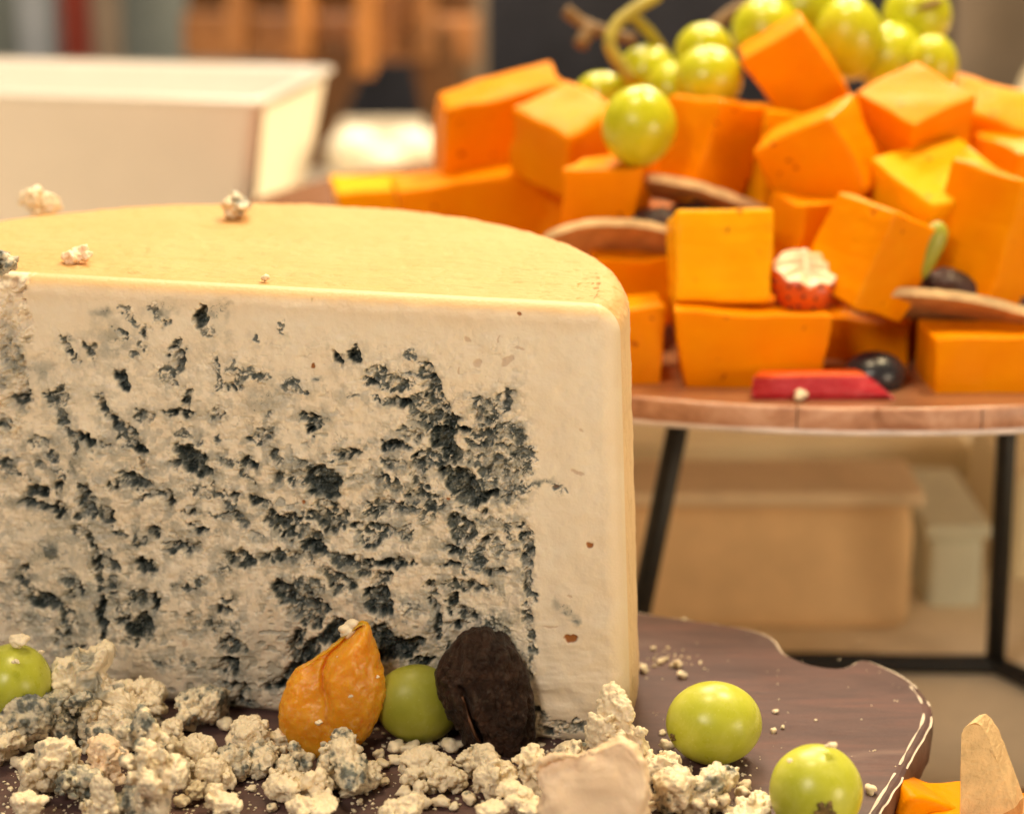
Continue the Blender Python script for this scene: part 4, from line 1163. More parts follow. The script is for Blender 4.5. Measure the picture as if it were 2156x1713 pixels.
pk = [(1132, 1612), (1152, 1598), (1185, 1592), (1215, 1592), (1240, 1586), (1262, 1576), (1290, 1566), (1312, 1556), (1328, 1568), (1348, 1590), (1362, 1622), (1370, 1670), (1371, 1720), (1366, 1790), (1300, 1800), (1200, 1800), (1150, 1790), (1140, 1730), (1142, 1670), (1130, 1630)]
cc, W, F, D, Y = outline_solid(pk, (1250, 1700), 0.62, scale=1.0, ox=0.0, oy=0.0, flat=0.42)
W[:, 1] = np.where(W[:, 1] < 0, np.maximum(W[:, 1], -0.46 - .16 * W[:, 0] + .34 * W[:, 2] - .25 * (fbm(W * .9 + 4, 21, 2) - .5)), W[:, 1])
N = _smooth_normals(W, F)
edge_ = sst(.55, .2, np.abs(D[:, 1]))
s1, _ = worley(W / .13, 5)
W = W + N * (0.26 * (fbm(W * 1.4, 3, 3) - .5) + .05 * (fbm(W * 7, 4, 3) - .5) + .10 * edge_ * (.45 - s1) + .22 * edge_ * (fbm(W / .25, 6, 3) - .5))[:, None]
z0 = np.zeros(len(W))
tag(make('cheese_piece', W - [0, 0, W[:, 2].min()], F, M['pink'], None, cc + [0, 0, W[:, 2].min()], attrs={'mould': z0, 'rindy': z0, 'brown': z0}),
    'big smooth pinkish cream piece of cheese at the front centre', 'cheese piece')

ap = [(740, 90), (780, 180), (830, 330), (865, 470), (860, 620), (800, 780), (730, 880), (640, 950), (400, 1020), (250, 960), (150, 850), (115, 700), (150, 560), (220, 430), (330, 350), (470, 270), (560, 190), (640, 130), (700, 90)]
cc, W, F, D, Y = outline_solid(ap, (500, 620), 0.60, lean=0.10, yoff=0.15)
pxy = np.array(proj(W + cc)).T
zx, zy = (pxy[:, 0] - 552.1) / .2988, (pxy[:, 1] - 1288.3) / .2988
lx = np.interp(zy, [90, 130, 240, 340, 440, 560, 700], [735, 700, 570, 470, 432, 440, 470])
front = sst(0.1, 0.4, -D[:, 1])
fade = sst(900, 560, zy)
W[:, 1] += front * fade * (0.20 * sst(-6, 16, lx - zx) * sst(330, 60, lx - zx) + 0.16 * np.exp(-((lx - zx - 14) / 16) ** 2) - 0.14 * sst(0, 60, zx - lx) * sst(300, 60, zx - lx))
n1 = fbm(W * 2.2, 3, 3) - 0.5; n2 = fbm(W * 7, 5, 3) - 0.5
W += (D * (0.16 * n1 + 0.07 * n2)[:, None])
tag(make('dried_apricot', W - [0, 0, W[:, 2].min()], F, M['apricot'], None, cc + [0, 0, W[:, 2].min()]), 'folded orange dried apricot leaning against the cheese', 'dried apricot')
for k, (zx_, zy_, s_) in enumerate([(400, 780, .10), (815, 455, .07), (620, 590, .09), (540, 315, .06)]):
    stick(552.1 + zx_ * .2988, 1288.3 + zy_ * .2988, s_, cc[1] - .60 + (.30 if zy_ < 500 else 0), ['largest cheese speck low on the dried apricot', 'cheese speck at the right edge of the dried apricot', 'cheese speck in the middle of the dried apricot', 'cheese speck near the fold of the dried apricot'][k], 90 + k)
stick(552.1 + 620 * .2988, 1288.3 + 120 * .2988,   .34, cc[1] + .30, 'cream crumb resting on the tip of the dried apricot', 95)

dt = [(1560, 110), (1680, 180), (1790, 280), (1860, 380), (1900, 500), (1920, 640), (1925, 780), (1900, 930), (1830, 1000), (1680, 1010), (1550, 950), (1440, 890), (1370, 800), (1300, 700), (1240, 600), (1215, 470), (1240, 370), (1300, 270), (1380, 180), (1470, 130)]
cc, W, F, D, Y = outline_solid(dt, (1575, 570), 0.80, lean=0.08)
pxy = np.array(proj(W + cc)).T
zx, zy = (pxy[:, 0] - 552.1) / .2988, (pxy[:, 1] - 1288.3) / .2988
w1 = np.abs(fbm(W * np.array([2.6, 2.0, 1.7]), 3, 3) - 0.5) * 2
w2 = np.abs(fbm(W * np.array([6.5, 5, 4.6]), 8, 3) - 0.5) * 2
W += D * ((0.34 * (w1 - .35) + 0.15 * (w2 - .3)) * (0.35 + 0.65 * sst(.1, .5, np.abs(D[:, 1]))))[:, None]
lx = np.interp(zy, [520, 560, 700, 850, 950], [1380, 1402, 1452, 1505, 1552])
gr = np.exp(-((zx - lx) / 16) ** 2) * sst(500, 560, zy) * sst(1000, 930, zy) * sst(0.1, .4, -D[:, 1])
lip = np.exp(-((zx - lx + 55) / 34) ** 2) * sst(520, 600, zy) * sst(1000, 930, zy) * sst(0.1, .4, -D[:, 1])
W[:, 1] += 0.30 * gr - 0.16 * lip
root = thing('dried_date', 'dark brown wrinkled dried date with a slit standing against the cheese', 'dried fruit', cc + [0, 0, W[:, 2].min()])
zb = W[:, 2].min()
make('skin', W - [0, 0, zb], F, M['date'], root)
path = []
for zy_, zx_ in ((575, 1408), (650, 1432), (740, 1466), (840, 1502), (930, 1540)):
    p = at(552.1 + zx_ * .2988, 1288.3 + zy_ * .2988, cc[1] - .50) - cc
    dd = (W[:, 0] - p[0]) ** 2 + (W[:, 2] - p[2]) ** 2 + np.where(W[:, 1] > 0, 9, 0)
    p[1] = W[np.argmin(dd), 1] - 0.01
    path.append(p - [0, 0, zb])
Vp, Fp = tube(smooth_path(path, 5), 0.035, 8)
make('slit', Vp, Fp, M['date_flesh'], root)

# ------------------------------------------------------------------ orange cheese cubes on the round board
def cube(px, py, Y, dims, rot, label, mat='cheddar', seed=0, taper=(0, 0), group='orange cheese cubes heaped on the round board', bev=.13):
    """dims w, d, h in cm; centre at a photo position and depth; rot in degrees about x, y, z."""
    c = at(px, py, Y)
    rnd = np.random.RandomState(seed + 3)
    dims = tuple(q * .95 for q in dims)
    V, F = box_arrays(*dims, rnd.uniform(.07, .2), 3, 5)
    V = V + taper[0] * np.outer(V[:, 2] / dims[2] , [1, 0, 0]) * np.sign(V[:, :1]) * 0.5
    sk = rnd.normal(size=(3, 3)) * 0.05
    V = V + V @ sk
    V = V * (1 + np.outer(V[:, 2] / dims[2], rnd.normal(size=3) * [.07, .07, 0]))
    V = V + 0.32 * min(1, min(dims) / 2.4) * (np.stack([fbm(V * .8 + seed * 1.7, k, 3) for k in (1, 2, 3)], 1) - .5)
    V = V @ np.array(Euler([R_(q) for q in rot]).to_matrix()).T
    lo = V[:, 2].min()
    o = make('cheese_cube', V - [0, 0, lo], F, M[mat], None, c + np.array([0, 0, lo]))
    return tag(o, label, 'cheese cube', group)

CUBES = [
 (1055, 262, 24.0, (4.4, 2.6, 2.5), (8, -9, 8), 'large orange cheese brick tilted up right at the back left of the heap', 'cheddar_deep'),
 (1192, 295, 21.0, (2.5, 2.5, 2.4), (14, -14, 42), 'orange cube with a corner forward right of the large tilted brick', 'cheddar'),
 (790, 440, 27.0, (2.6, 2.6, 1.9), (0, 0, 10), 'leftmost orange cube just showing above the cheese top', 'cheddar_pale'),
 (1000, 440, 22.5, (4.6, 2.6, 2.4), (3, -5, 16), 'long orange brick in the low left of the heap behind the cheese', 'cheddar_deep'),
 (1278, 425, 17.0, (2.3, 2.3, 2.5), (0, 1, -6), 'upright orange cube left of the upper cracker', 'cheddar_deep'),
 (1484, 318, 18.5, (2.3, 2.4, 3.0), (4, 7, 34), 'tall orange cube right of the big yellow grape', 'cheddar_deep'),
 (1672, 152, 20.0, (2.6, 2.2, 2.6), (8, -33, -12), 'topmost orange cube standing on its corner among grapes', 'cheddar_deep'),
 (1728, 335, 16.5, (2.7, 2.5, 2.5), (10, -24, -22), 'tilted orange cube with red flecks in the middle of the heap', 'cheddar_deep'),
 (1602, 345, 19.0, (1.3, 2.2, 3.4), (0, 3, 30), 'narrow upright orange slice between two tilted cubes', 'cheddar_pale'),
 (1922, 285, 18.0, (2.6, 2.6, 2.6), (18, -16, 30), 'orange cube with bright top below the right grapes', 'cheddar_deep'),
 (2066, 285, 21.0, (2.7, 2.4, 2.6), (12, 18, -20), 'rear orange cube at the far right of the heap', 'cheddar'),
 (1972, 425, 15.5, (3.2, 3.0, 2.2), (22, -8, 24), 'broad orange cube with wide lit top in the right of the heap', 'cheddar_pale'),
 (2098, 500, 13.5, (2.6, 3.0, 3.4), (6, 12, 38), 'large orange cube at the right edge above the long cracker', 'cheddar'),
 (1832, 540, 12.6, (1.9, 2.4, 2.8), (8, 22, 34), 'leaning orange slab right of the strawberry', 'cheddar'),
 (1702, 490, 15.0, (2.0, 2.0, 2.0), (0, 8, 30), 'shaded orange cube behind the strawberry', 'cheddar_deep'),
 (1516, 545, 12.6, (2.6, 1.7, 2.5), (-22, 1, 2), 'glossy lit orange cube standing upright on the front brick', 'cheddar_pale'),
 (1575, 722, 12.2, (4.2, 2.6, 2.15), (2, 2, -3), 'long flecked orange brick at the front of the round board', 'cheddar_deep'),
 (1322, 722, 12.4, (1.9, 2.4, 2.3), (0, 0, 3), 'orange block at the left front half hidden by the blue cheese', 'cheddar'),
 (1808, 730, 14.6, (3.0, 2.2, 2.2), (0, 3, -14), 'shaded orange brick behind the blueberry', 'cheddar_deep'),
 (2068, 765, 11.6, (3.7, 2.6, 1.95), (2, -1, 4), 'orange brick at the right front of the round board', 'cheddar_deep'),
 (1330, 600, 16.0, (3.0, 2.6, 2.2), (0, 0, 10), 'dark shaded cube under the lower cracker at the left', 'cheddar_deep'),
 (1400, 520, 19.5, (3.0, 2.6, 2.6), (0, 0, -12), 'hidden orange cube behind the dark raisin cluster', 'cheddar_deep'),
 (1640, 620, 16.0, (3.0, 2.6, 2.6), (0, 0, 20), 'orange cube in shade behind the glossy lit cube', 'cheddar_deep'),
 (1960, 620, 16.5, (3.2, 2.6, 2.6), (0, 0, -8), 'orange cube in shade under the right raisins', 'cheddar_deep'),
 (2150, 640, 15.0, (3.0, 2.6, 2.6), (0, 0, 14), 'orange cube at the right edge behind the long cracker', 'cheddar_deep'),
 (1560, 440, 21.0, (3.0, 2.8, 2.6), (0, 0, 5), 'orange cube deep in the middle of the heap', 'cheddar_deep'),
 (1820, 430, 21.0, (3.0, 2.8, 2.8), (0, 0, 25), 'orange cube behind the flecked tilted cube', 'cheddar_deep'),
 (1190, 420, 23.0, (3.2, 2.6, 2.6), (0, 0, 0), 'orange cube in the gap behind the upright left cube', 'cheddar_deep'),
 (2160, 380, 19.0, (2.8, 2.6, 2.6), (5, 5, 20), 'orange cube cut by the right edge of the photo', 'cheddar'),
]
for i, (x, y, Y, dm, rt, lb, mt) in enumerate(CUBES): cube(x, y, Y, dm, rt, lb, mt, i)

# grapes on the heap
GR = [(1345, 266, 72, 78, 16.5, 'big bright yellow-green grape at the left front of the grape cluster'), (1492, 166, 66, 62, 20.0, 'yellow-green grape left of the topmost cube'),
      (1482, 108, 56, 54, 22.0, 'grape half hidden behind the one left of the topmost cube'), (1362, 152, 56, 52, 23.0, 'dull grape under the curled stem'), (1264, 200, 50, 44, 23.0, 'leftmost grape beside the large tilted brick'),
      (1412, 196, 50, 60, 21.5, 'shaded grape between the bright one and the curled stem'), (1612, 66, 66, 66, 23.0, 'green grape at the upper left of the topmost cube'), (1702, 16, 80, 66, 24.0, 'grape cut by the top edge above the topmost cube'),
      (1788, 82, 66, 80, 22.0, 'grape right of the topmost cube'), (1878, 128, 66, 72, 22.5, 'shaded grape in the middle of the right grapes'), (1930, 34, 66, 62, 23.5, 'grape with a brown mark at the top right'),
      (1962, 140, 50, 62, 21.5, 'rightmost yellow grape of the cluster on the heap'), (1776, 250, 40, 40, 20.5, 'small shaded grape deep between the cubes')]
for i, (x, y, rx, ry, Y, lb) in enumerate(GR):
    rx, ry = rx * 1.1, ry * 1.1
    g = grape(x, y, rx, ry, lb, 'grape_yellow', Y=Y, group='grapes on the cheese heap', seed=20 + i, sub=4)
    if 'brown mark' in lb:
        c = at(x, y, Y); r_ = rx / ppc(c)
        Vm, Fm = tube(smooth_path([np.array([math.sin(q) * r_ * .9, -math.cos(q) * r_ * .86, .35 * r_ + .25 * r_ * q]) for q in np.linspace(-.3, .8, 6)], 4), [.02 + .10 * math.sin(math.pi * k / 20) for k in range(21)], 8)
        m_ = make('mark', Vm, Fm, M['stem_brown'], g); m_.location = Vector((0, 0, float(ry / ppc(c)))) * S

def stemthing(name, label, paths, mat):
    base = np.array(at(*paths[0][0][0]))
    root = thing(name, label, 'stem', base)
    for pts, r in paths:
        V, F = tube(smooth_path([at(*p) for p in pts], 7) - base, r, 10)
        make('twig', V, F, M[mat], root)
stemthing('vine_twig', 'curled yellow-green grape stem rising above the dull grape', [([(1330, 165, 22), (1300, 128, 22), (1283, 90, 22), (1300, 50, 22.3), (1340, 18, 22.6), (1385, -10, 23)], .20), ([(1325, 28, 22.5), (1365, 66, 23), (1395, 110, 23.5), (1410, 150, 23.5)], .18)], 'stem')
stemthing('dry_stem', 'dry brown stem tip in front of the navy backdrop', [([(1335, 85, 26), (1270, 66, 26.5), (1225, 48, 27), (1190, 22, 27)], .20), ([(1248, 60, 26.7), (1232, 78, 26.5), (1222, 96, 26.3)], .24)], 'stem_brown')
stemthing('dry_stem', 'short brown stem between the grapes at the top', [([(1500, 60, 25), (1545, 25, 25.5), (1600, 0, 26)], .22)], 'stem_brown')

# ------------------------------------------------------------------ crackers, berries, raisins
def cracker(px, py, Y, w, d, rot, label, bend=0.5, thick=.26, seed=0):
    c = at(px, py, Y)
    nu, nv = 40, 16
    U, Vv = np.meshgrid(np.linspace(-1, 1, nu), np.linspace(-1, 1, nv), indexing='ij')
    sq = np.sqrt(np.maximum(0, 1 - (np.abs(U) ** 2.6))) 
    X = U * w / 2; Yy = Vv * d / 2 * (0.25 + .75 * sq)
    Zt = -bend * U ** 2 + .12 * (fbm(np.stack([X.ravel() * 1.2, Yy.ravel() * 1.2, X.ravel() * 0], 1), seed, 3).reshape(X.shape) - .5)
    top = np.stack([X, Yy, Zt + thick / 2], -1).reshape(-1, 3); bot = np.stack([X, Yy, Zt - thick / 2], -1).reshape(-1, 3)
    top[:, 2] += .05 * (fbm(top * 5, seed + 1, 2) - .5)
    G = gridF(nu, nv); n = len(top)
    e = Matrix(Euler([R_(q) for q in rot]).to_matrix())
    Rm = np.array(e)
    allv = np.concatenate([top, bot]) @ Rm.T
    lo = allv[:, 2].min()
    root = thing('cracker', label, 'cracker', c + [0, 0, lo], group='crackers')
    V = allv - [0, 0, lo]
    faces = np.concatenate([G, G[:, ::-1] + n])
    make('faces', V, faces, M['cracker'], root)
    rim = [i * nv for i in range(nu)] + [(nu - 1) * nv + j for j in range(1, nv)] + [i * nv + nv - 1 for i in range(nu - 2, -1, -1)] + [j for j in range(nv - 2, 0, -1)]
    m_ = len(rim)
    Vr = np.concatenate([V[rim], (V[rim] + V[np.array(rim) + n]) / 2 + (V[rim] - V.mean(0)) * .012, V[np.array(rim) + n]])
    make('rim', Vr, gridF(3, m_, True)[:, ::-1], M['cracker_edge'], root)
    return root
cracker(1292, 512, 15.6, 4.2, 2.6, (-38, 3, 4), 'curved tan cracker at the left behind the shoulder of the blue cheese', .25, .24, 1)
cracker(1495, 424, 17.2, 4.4, 2.0, (-24, 20, 6), 'slanting tan cracker over the dark raisins', .1, .26, 2)
cracker(2030, 652, 12.4, 6.0, 2.4, (-28, 9, -4), 'long tan cracker jutting out at the right above the front brick', .3, .24, 3)

def wrinkled(name, label, cat, px, py, Y, dims, mat, seed, rot=(0, 0, 0), group=None, amp=.16):
    c = at(px, py, Y)
    D, F = ico(5)
    W = D * np.array(dims)
    w1 = np.abs(fbm(W * 2.4 + seed, seed, 3) - .5) * 2
    w2 = np.abs(fbm(W * 6 + seed, seed + 1, 2) - .5) * 2
    W = W + D * (amp * (w1 - .3) + amp * .4 * (w2 - .3))[:, None]
    W = W @ np.array(Euler([R_(q) for q in rot]).to_matrix()).T
    lo = W[:, 2].min()
    return tag(make(name, W - [0, 0, lo], F, M[mat], None, c + [0, 0, lo]), label, cat, group)
wrinkled('raisin', 'dark raisin under the slanting cracker', 'raisin', 1395, 468, 16.0, (.85, .6, .40), 'raisin', 3, (0, 10, 0), 'raisins on the heap')
wrinkled('raisin', 'dark raisin half hidden behind the glossy lit cube', 'raisin', 1460, 452, 16.8, (.7, .6, .35), 'raisin', 4, (0, 10, 0), 'raisins on the heap')
wrinkled('raisin', 'brownish raisin lying on the long right cracker', 'raisin', 2020, 605, 12.6, (1.0, .6, .45), 'raisin', 5, (0, 14, 0), 'raisins on the heap')
wrinkled('raisin', 'raisin at the right edge behind the long cracker', 'raisin', 2105, 622, 12.8, (.9, .6, .42), 'raisin', 6, (0, 8, 0), 'raisins on the heap')
wrinkled('raisin', 'small dark raisin at the foot of the green stem piece', 'raisin', 1928, 588, 12.8, (.45, .4, .25), 'raisin', 7, (0, 0, 0), 'raisins on the heap')
# green sliver
c = at(1952, 530, 12.4)
D, F = ico(4)
W = D * np.array([.40, .35, .82]); W[:, 0] += .30 * W[:, 2]; W[:, 0] *= 1.0 + .15 * np.sin(W[:, 2] * 3)
tag(make('grape_half', W - [0, 0, W[:, 2].min()], F, M['grape_dark'], None, c + [0, 0, W[:, 2].min()]), 'slanting green grape slice wedged between cubes at the right', 'grape slice')
# blueberry
c = at(1842, 786, 11.2); g = ppc(c)
D, F = ico(4)
W = D * np.array([64, 60, 47]) / g
root = thing('blueberry', 'dark glossy blueberry behind the red fruit slice', 'blueberry', c + [0, 0, W[:, 2].min()])
make('skin', W - [0, 0, W[:, 2].min()], F, M['blueberry'], root)
# strawberry chunk with cut white top
c = at(1697, 600, 12.2); g = ppc(c)
na = 48
ang = np.linspace(0, 2 * math.pi, na, endpoint=False)
rows = []
for zz, r in ((-.78, .02), (-.76, .60), (-.62, .80), (-.2, .96), (.2, 1.0), (.48, .98), (.56, .93)):
    rows.append(np.stack([r * np.cos(ang) * 75, r * np.sin(ang) * 62, np.full(na, zz * 66) + ((24 * np.sin(ang - .25) + 4 * np.sin(ang * 9)) if zz > .4 else 6 * np.sin(ang) if zz > .1 else 0)], 1) / g)
V = np.concatenate(rows)
root = thing('strawberry_chunk', 'cut strawberry chunk with white flesh on top beside the glossy cube', 'strawberry', c + [0, 0, V[:, 2].min()])
off = np.array([0, 0, -V[:, 2].min()])
sk = make('skin', V + off, gridF(len(rows), na, True)[:, ::-1][:, ::-1].tolist(), M['strawberry'], root)
tv = np.concatenate([rows[-1] * [.99, .99, 1], rows[-1] * [.6, .6, 1] + [0, 0, .10], rows[-1] * [.1, .1, 1] + [0, 0, .14]])
make('cut_flesh', tv + off, gridF(3, na, True).tolist() + [[2 * na + i for i in range(na)]], M['strawberry_flesh'], root)
D2, F2 = ico(1)
srs = random.Random(3)
for i in range(22):
    q = math.pi + (i % 8) / 7.0 * math.pi + srs.uniform(-.1, .1); zz = -.55 + .36 * (i // 8) + srs.uniform(-.06, .06)
    r = np.interp(zz, [-.76, -.62, -.2, .2, .5], [.6, .8, .96, 1.0, .98])
    p = np.array([r * math.cos(q) * 75, r * math.sin(q) * 62, zz * 66]) / g
    make('seed', D2 * np.array([.055, .05, .075]) + p + off, F2, M['seed'], sk)
# red fruit slice
P0, P1 = at(1580, 836, 9.9), at(1888, 844, 9.9)
L = np.linalg.norm(P1 - P0)
bm = bmesh.new()
prof = [(-L / 2, -.55, 0), (L / 2 + .02, -.55, 0), (L / 2 - .25, .5, 0), (-L / 2 + .1, .5, 0), (-L / 2 + .02, -.42, .62), (L / 2 - .85, -.36, .66), (L / 2 - .95, .35, .6), (-L / 2 + .3, .4, .56)]
vs = [bm.verts.new(p) for p in prof]
for f in ((0, 3, 2, 1), (0, 1, 5, 4), (1, 2, 6, 5), (2, 3, 7, 6), (3, 0, 4, 7), (4, 5, 6, 7)): bm.faces.new([vs[i] for i in f])
bmesh.ops.bevel(bm, geom=bm.edges[:], offset=.06, segments=2, affect='EDGES')
bmesh.ops.subdivide_edges(bm, edges=bm.edges[:], cuts=2, use_grid_fill=True)
V, F = bm_arrays(bm)
V = V + .05 * (np.stack([fbm(V * 3 + k, k, 2) for k in (1, 2, 3)], 1) - .5)
mid = (P0 + P1) / 2
root = thing('red_fruit_slice', 'crimson fruit slice lying at the front edge of the round board', 'fruit slice', (mid[0], mid[1] + .35, RBZ))
topf = [i for i, f in enumerate(F) if V[f, 2].min() > .50]
make('flesh', V, [f for i, f in enumerate(F) if i not in set(topf)], M['red_slice'], root)
if topf: make('top_skin', V, [F[i] for i in topf], M['red_top'], root)
small(1686, 836, .26, 'white crumb lying against the crimson fruit slice', 3, 0, 0, RBZ + .02)

# tell alike small crumbs apart by their place
same = {}
for o in C.objects:
    if o.get('group') == 'small crumbs': same.setdefault(o['label'], []).append(o)
for lb, os_ in same.items():
    if len(os_) < 2: continue
    os_.sort(key=lambda q: q.location.x)
    for i, o in enumerate(os_):
        o['label'] = lb + (', the leftmost' if i == 0 else ', the rightmost' if i == len(os_) - 1 else ', the middle one')
# ------------------------------------------------------------------ lower right: board with cubes and a cracker
LZ = -4.6
p = onz(1905, 1655, LZ)
V, F = box_arrays(22, 14, 0.9, .12)
o = make('lower_board', V, F, M['dark_wood'], None, (p[0] + 11.2, p[1] - 7.0, LZ - .45))
tag(o, 'dark wooden board below the serving board at the lower right corner', 'board')
V, F = box_arrays(18, 10, LZ - .9 - TZ, .1)
make('foot', V, F, M['dark_wood'], o, (0, 0, -.45 - (LZ - .9 - TZ) / 2))
def low_cube(px, py, Y, dm, rt, lb, mt, sd):
    cube(px, py, Y, dm, rt, lb, mt, sd, group='orange cubes at the lower right')
low_cube(1905, 1742, -1.6, (1.7, 2.0, 2.1), (4, 24, 12), 'flecked orange cube beside the lower edge of the serving board', 'cheddar_deep', 67)
low_cube(2004, 1750, -2.0, (1.5, 2.0, 1.6), (0, 3, 6), 'small orange cube left of the standing cracker', 'cheddar', 62)
low_cube(2150, 1775, -2.2, (1.6, 2.0, 1.4), (0, -6, 20), 'orange cube at the lower right corner of the photo', 'cheddar', 63)
# standing cracker shard
shp = [(2020, 1760), (2024, 1545), (2030, 1532), (2042, 1524), (2054, 1522), (2066, 1530), (2078, 1548), (2092, 1580), (2104, 1615), (2118, 1655), (2136, 1700), (2150, 1760)]
Yc = -2.6
P = np.array([at(x, y, Yc) for x, y in shp])
base = P.mean(0); base[2] = P[:, 2].min()
root = thing('cracker_shard', 'upright toasted cracker shard at the lower right corner', 'cracker', base)
q = P - base
bm = bmesh.new()
vs = [bm.verts.new(v) for v in q]
f = bm.faces.new(vs)
r = bmesh.ops.extrude_face_region(bm, geom=[f])
mv = [g for g in r['geom'] if isinstance(g, bmesh.types.BMVert)]
for v in mv: v.co += Vector((.30, .42, .03))
bmesh.ops.recalc_face_normals(bm, faces=bm.faces[:])
bmesh.ops.triangulate(bm, faces=bm.faces[:])
bmesh.ops.subdivide_edges(bm, edges=bm.edges[:], cuts=4)
V, F = bm_arrays(bm)
V = V + .07 * (np.stack([fbm(V * 3.2 + k, k, 3) for k in (1, 2, 3)], 1) - .5)
fn = []
for f_ in F:
    a, b, c_ = V[f_[0]], V[f_[1]], V[f_[2]]
    n_ = np.cross(b - a, c_ - a); n_ = n_ / (np.linalg.norm(n_) + 1e-9); fn.append(abs(n_[1]) > .75)
make('faces', V, [f_ for f_, k in zip(F, fn) if k], M['cracker'], root, smooth=False)
make('rim', V, [f_ for f_, k in zip(F, fn) if not k], M['cracker_edge'], root, smooth=False)

# ------------------------------------------------------------------ under and behind the stand
def boxthing(name, label, cat, px0, px1, ytop, ybot, Y, depth, mat, lid=None, bev=.25):
    a, b = at(px0, ybot, Y), at(px1, ytop, Y)
    w = abs(b[0] - a[0]); h = b[2] - a[2]
    root = thing(name, label, cat, ((a[0] + b[0]) / 2, Y + depth / 2, a[2]))
    V, F = box_arrays(w, depth, h, bev)
    make('body', V + [0, 0, h / 2], F, M[mat], root)
    if lid:
        V, F = box_arrays(w + .3, depth + .3, .5, .15)
        make('lid', V + [0, 0, h + .2], F, M[lid], root)
    return root
boxthing('cardboard_box', 'blurred tan box under the round board', 'box', 1190, 1935, 1062, 1342, 21.2, 3.2, 'tan', 'tan_top', 1.0)
boxthing('plastic_tub', 'blurred pale grey tub right of the tan box', 'tub', 1945, 2075, 1130, 1300, 23.5, 6, 'pale', 'pale', .4)
boxthing('plastic_tub', 'blurred cream tub at the right behind the stand leg', 'tub', 2120, 2320, 1000, 1300, 26, 8, 'cream_pl', None, .4)
boxthing('napkin_stack', 'long pale stack behind the tan box under the round board', 'napkins', 1100, 2050, 930, 1050, 34, 9, 'cream_pl', None, .5)

# white flared dish on the left
def build_dish():
    yf = 38.0
    A = at(545, 212, yf); zt = A[2]
    xr = A[0]; xl = xr - 26; dep = 10.0; zb = TZ; fl = 2.6
    yaw = R_(-11)
    root = thing('white_dish', 'blurred white flared rectangular dish behind the left of the cheese', 'dish', (xr, yf, zb), (0, 0, yaw))
    H_ = zt - zb
    def rect(ins, z, rc, n=8):
        x0, x1, y0, y1 = -26 + ins, -ins, ins, dep - ins
        pts = []
        for cx, cy, a0 in ((x1 - rc, y1 - rc, 0), (x0 + rc, y1 - rc, 90), (x0 + rc, y0 + rc, 180), (x1 - rc, y0 + rc, 270)):
            for k in range(n + 1):
                q = R_(a0 + 90 * k / n); pts.append((cx + rc * math.cos(q), cy + rc * math.sin(q), z))
        return np.array(pts)
    rows = [rect(fl, 0, .8), rect(fl * .92, .4, .8), rect(fl * .45, H_ * .6, .6), rect(.12, H_ - .5, .5), rect(0, H_ - .18, .5), rect(.05, H_, .5), rect(.40, H_, .4), rect(.52, H_ - .2, .4), rect(fl * .5 + .5, H_ * .55, .5), rect(fl + .6, .9, .5)]
    n = len(rows[0]); V = np.concatenate(rows)
    make('bowl', V, gridF(len(rows), n, True).tolist() + [list(range(n))[::-1], [(len(rows) - 1) * n + i for i in range(n)]], M['white'], root)
    ep = []
    for z, ins in ((H_ - .45, .13), (H_ * .75, .7), (H_ * .5, 1.45), (.5, fl * .9)):
        ep += [(-ins + .10, ins + .55, z), (-ins + .16, dep * .5, z), (-ins + .10, dep - ins - .55, z)]
    ep = np.array(ep); back_ = ep - [.06, 0, 0]
    G = gridF(4, 3); k_ = len(ep)
    make('end_plate', np.concatenate([ep, back_]), G[:, ::-1].tolist() + (G + k_).tolist(), M['steel'], root)
    rim = [rect(-.02, H_ - .30, .5), rect(-.20, H_ - .20, .5), rect(-.22, H_ - .02, .5), rect(-.05, H_ + .06, .5), rect(.30, H_ + .05, .4)]
    make('rim', np.concatenate(rim), gridF(5, n, True).tolist(), M['white'], root)
build_dish()

# white balls on a stone slab
sl = at(760, 375, 78)
V, F = box_arrays(26, 12, 3.2, .3)
o = make('stone_slab', V, F, M['slab'], None, (sl[0] - 1, sl[1] + 4, TZ + 1.6)); tag(o, 'blurred grey slab behind the white dish', 'slab')
for i, (x, y, r, lb) in enumerate([(748, 322, 62, 'left blurred white cheese ball on the grey slab'), (806, 348, 50, 'front blurred white cheese ball on the grey slab'), (868, 322, 60, 'right blurred white cheese ball on the grey slab')]):
    Y = 76.0 if i == 1 else 79.0
    c = at(x, y, Y); R0 = r / ppc(c)
    c[2] = max(c[2], TZ + 3.2 + R0 * .9)
    D, F = ico(3)
    W = D * R0 * np.array([1, 1, .9]); W = W * (1 + .06 * (fbm(D * 2 + i, i, 2) - .5))[:, None]
    tag(make('cheese_ball', W - [0, 0, W[:, 2].min()], F, M['ball'], None, c + [0, 0, W[:, 2].min()]), lb, 'cheese ball', 'white balls on the slab')

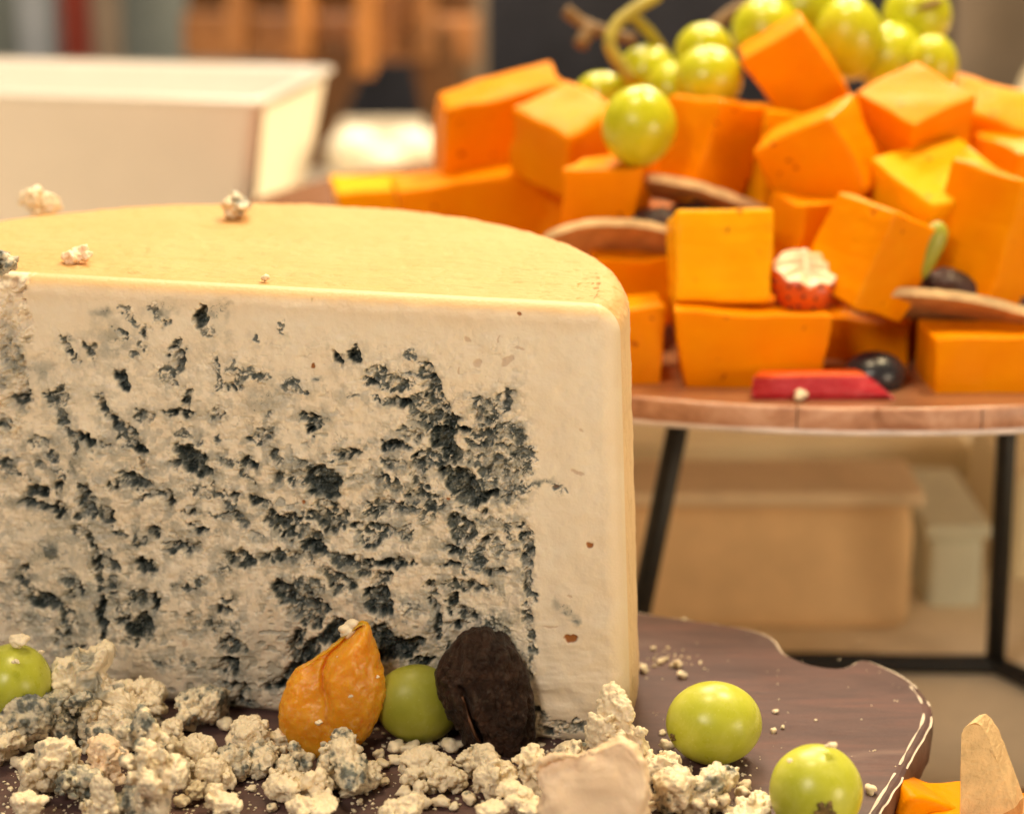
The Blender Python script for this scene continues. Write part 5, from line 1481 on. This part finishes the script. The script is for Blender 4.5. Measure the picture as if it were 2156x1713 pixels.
# brown lacquered trestle with orange knobs far behind
def build_trestle():
    Y = 104
    base = at(700, 330, Y); base[2] = TZ
    root = thing('wooden_trestle', 'blurred brown wooden trestle with splayed legs and an orange shelf behind the dish', 'trestle', base)
    def bar(nm, x0, y0, x1, y1, wd, mat, dy=0.0, dpt=3.0):
        a, b = at(x0, y0, Y + dy) - base, at(x1, y1, Y + dy) - base
        L = np.linalg.norm(b - a); V, F = box_arrays(wd, dpt, L, .25)
        d = Vector((b - a)).normalized()
        m = np.array(d.to_track_quat('Z', 'Y').to_matrix())
        make(nm, V @ m.T + (a + b) / 2, F, M[mat], root)
    bar('leg', 735, 90, 620, 372, 4.2, 'dark_wood', 0)
    bar('leg', 700, 60, 560, 372, 2.6, 'copper', 1.5)
    bar('leg', 905, 60, 965, 360, 3.4, 'dark_wood', 0)
    bar('leg', 975, -40, 975, 230, 1.8, 'taupe', 3)
    bar('brace', 745, 118, 870, -40, 3.6, 'copper', .5)
    bar('apron', 395, 70, 1005, 78, 4.6, 'copper', 2)
    bar('rail', 400, 12, 1000, 14, 3.2, 'dark_wood', 3)
    for x, y, w_, mt in ((640, 112, 4.6, 'orange_wood'), (772, 150, 5.2, 'orange_wood'), (500, 100, 4.4, 'copper'), (895, 120, 4.0, 'copper')):
        bar('panel', x, -90, x, y, w_, mt, -2.5, 1.2)
build_trestle()

# drape and fabrics at the very back
def drape(name, label, px0, px1, Y, mat, seed, top=-160, cat='drape', amp=1.2):
    a, b = at(px0, 250, Y), at(px1, 250, Y)
    zt = at(px0, top, Y)[2]
    n, m = 60, 12
    U, W = np.meshgrid(np.linspace(0, 1, n), np.linspace(0, 1, m), indexing='ij')
    V = np.stack([a[0] + (b[0] - a[0]) * U.ravel(), np.full(n * m, Y) + amp * np.sin(U.ravel() * (b[0] - a[0]) * .45 + seed) * (0.6 + .4 * W.ravel()), TZ - 25 + (zt - TZ + 25) * W.ravel()], 1)
    V2 = V + [0, 1.0, 0]
    G = gridF(n, m); N = len(V)
    per = [i * m for i in range(n)] + [(n - 1) * m + j for j in range(1, m)] + [i * m + m - 1 for i in range(n - 2, -1, -1)] + [j for j in range(m - 2, 0, -1)]
    k = len(per)
    Fr = G.tolist() + (G[:, ::-1] + N).tolist() + [[per[i], per[(i + 1) % k], per[(i + 1) % k] + N, per[i] + N] for i in range(k)]
    return tag(make(name, np.concatenate([V, V2]), Fr, M[mat], None), label, cat)
drape('navy_drape', 'blurred dark navy drape filling the top middle behind everything', 600, 2010, 140, 'navy', 0)
drape('grey_drape', 'blurred grey-blue drape at the top left', -500, 640, 146, 'grey_blue', 1)
drape('blue_drape', 'blurred pale blue fold at the top left', 50, 120, 141, 'sky_blue', 2, amp=.4)
drape('maroon_drape', 'blurred maroon fold at the top left', 138, 200, 140, 'maroon', 3, amp=.4)
drape('taupe_drape', 'blurred taupe fold left of the trestle', 205, 260, 141, 'taupe', 1, amp=.3)
drape('taupe_drape', 'blurred brownish grey cloth at the top right', 1990, 2700, 138, 'taupe', 4)
# pale dish rising at the right edge
c = at(2400, 290, 112)
D, F = ico(4)
R0 = 270 / ppc(c)
W = D * np.array([R0, R0 * .7, R0 * 1.05]); W[:, 2] = np.maximum(W[:, 2], -R0 * .9)
W = W * (1 + .05 * (fbm(D * 2, 3, 2) - .5))[:, None]
zb = TZ - c[2]
W[:, 2] = np.where(W[:, 2] < 0, W[:, 2] * (abs(zb) / (R0 * .9)), W[:, 2])
tag(make('cream_jar', W - [0, 0, W[:, 2].min()], F, M['cream_pl'], None, c + [0, 0, W[:, 2].min()]), 'blurred cream jar at the upper right edge', 'jar')
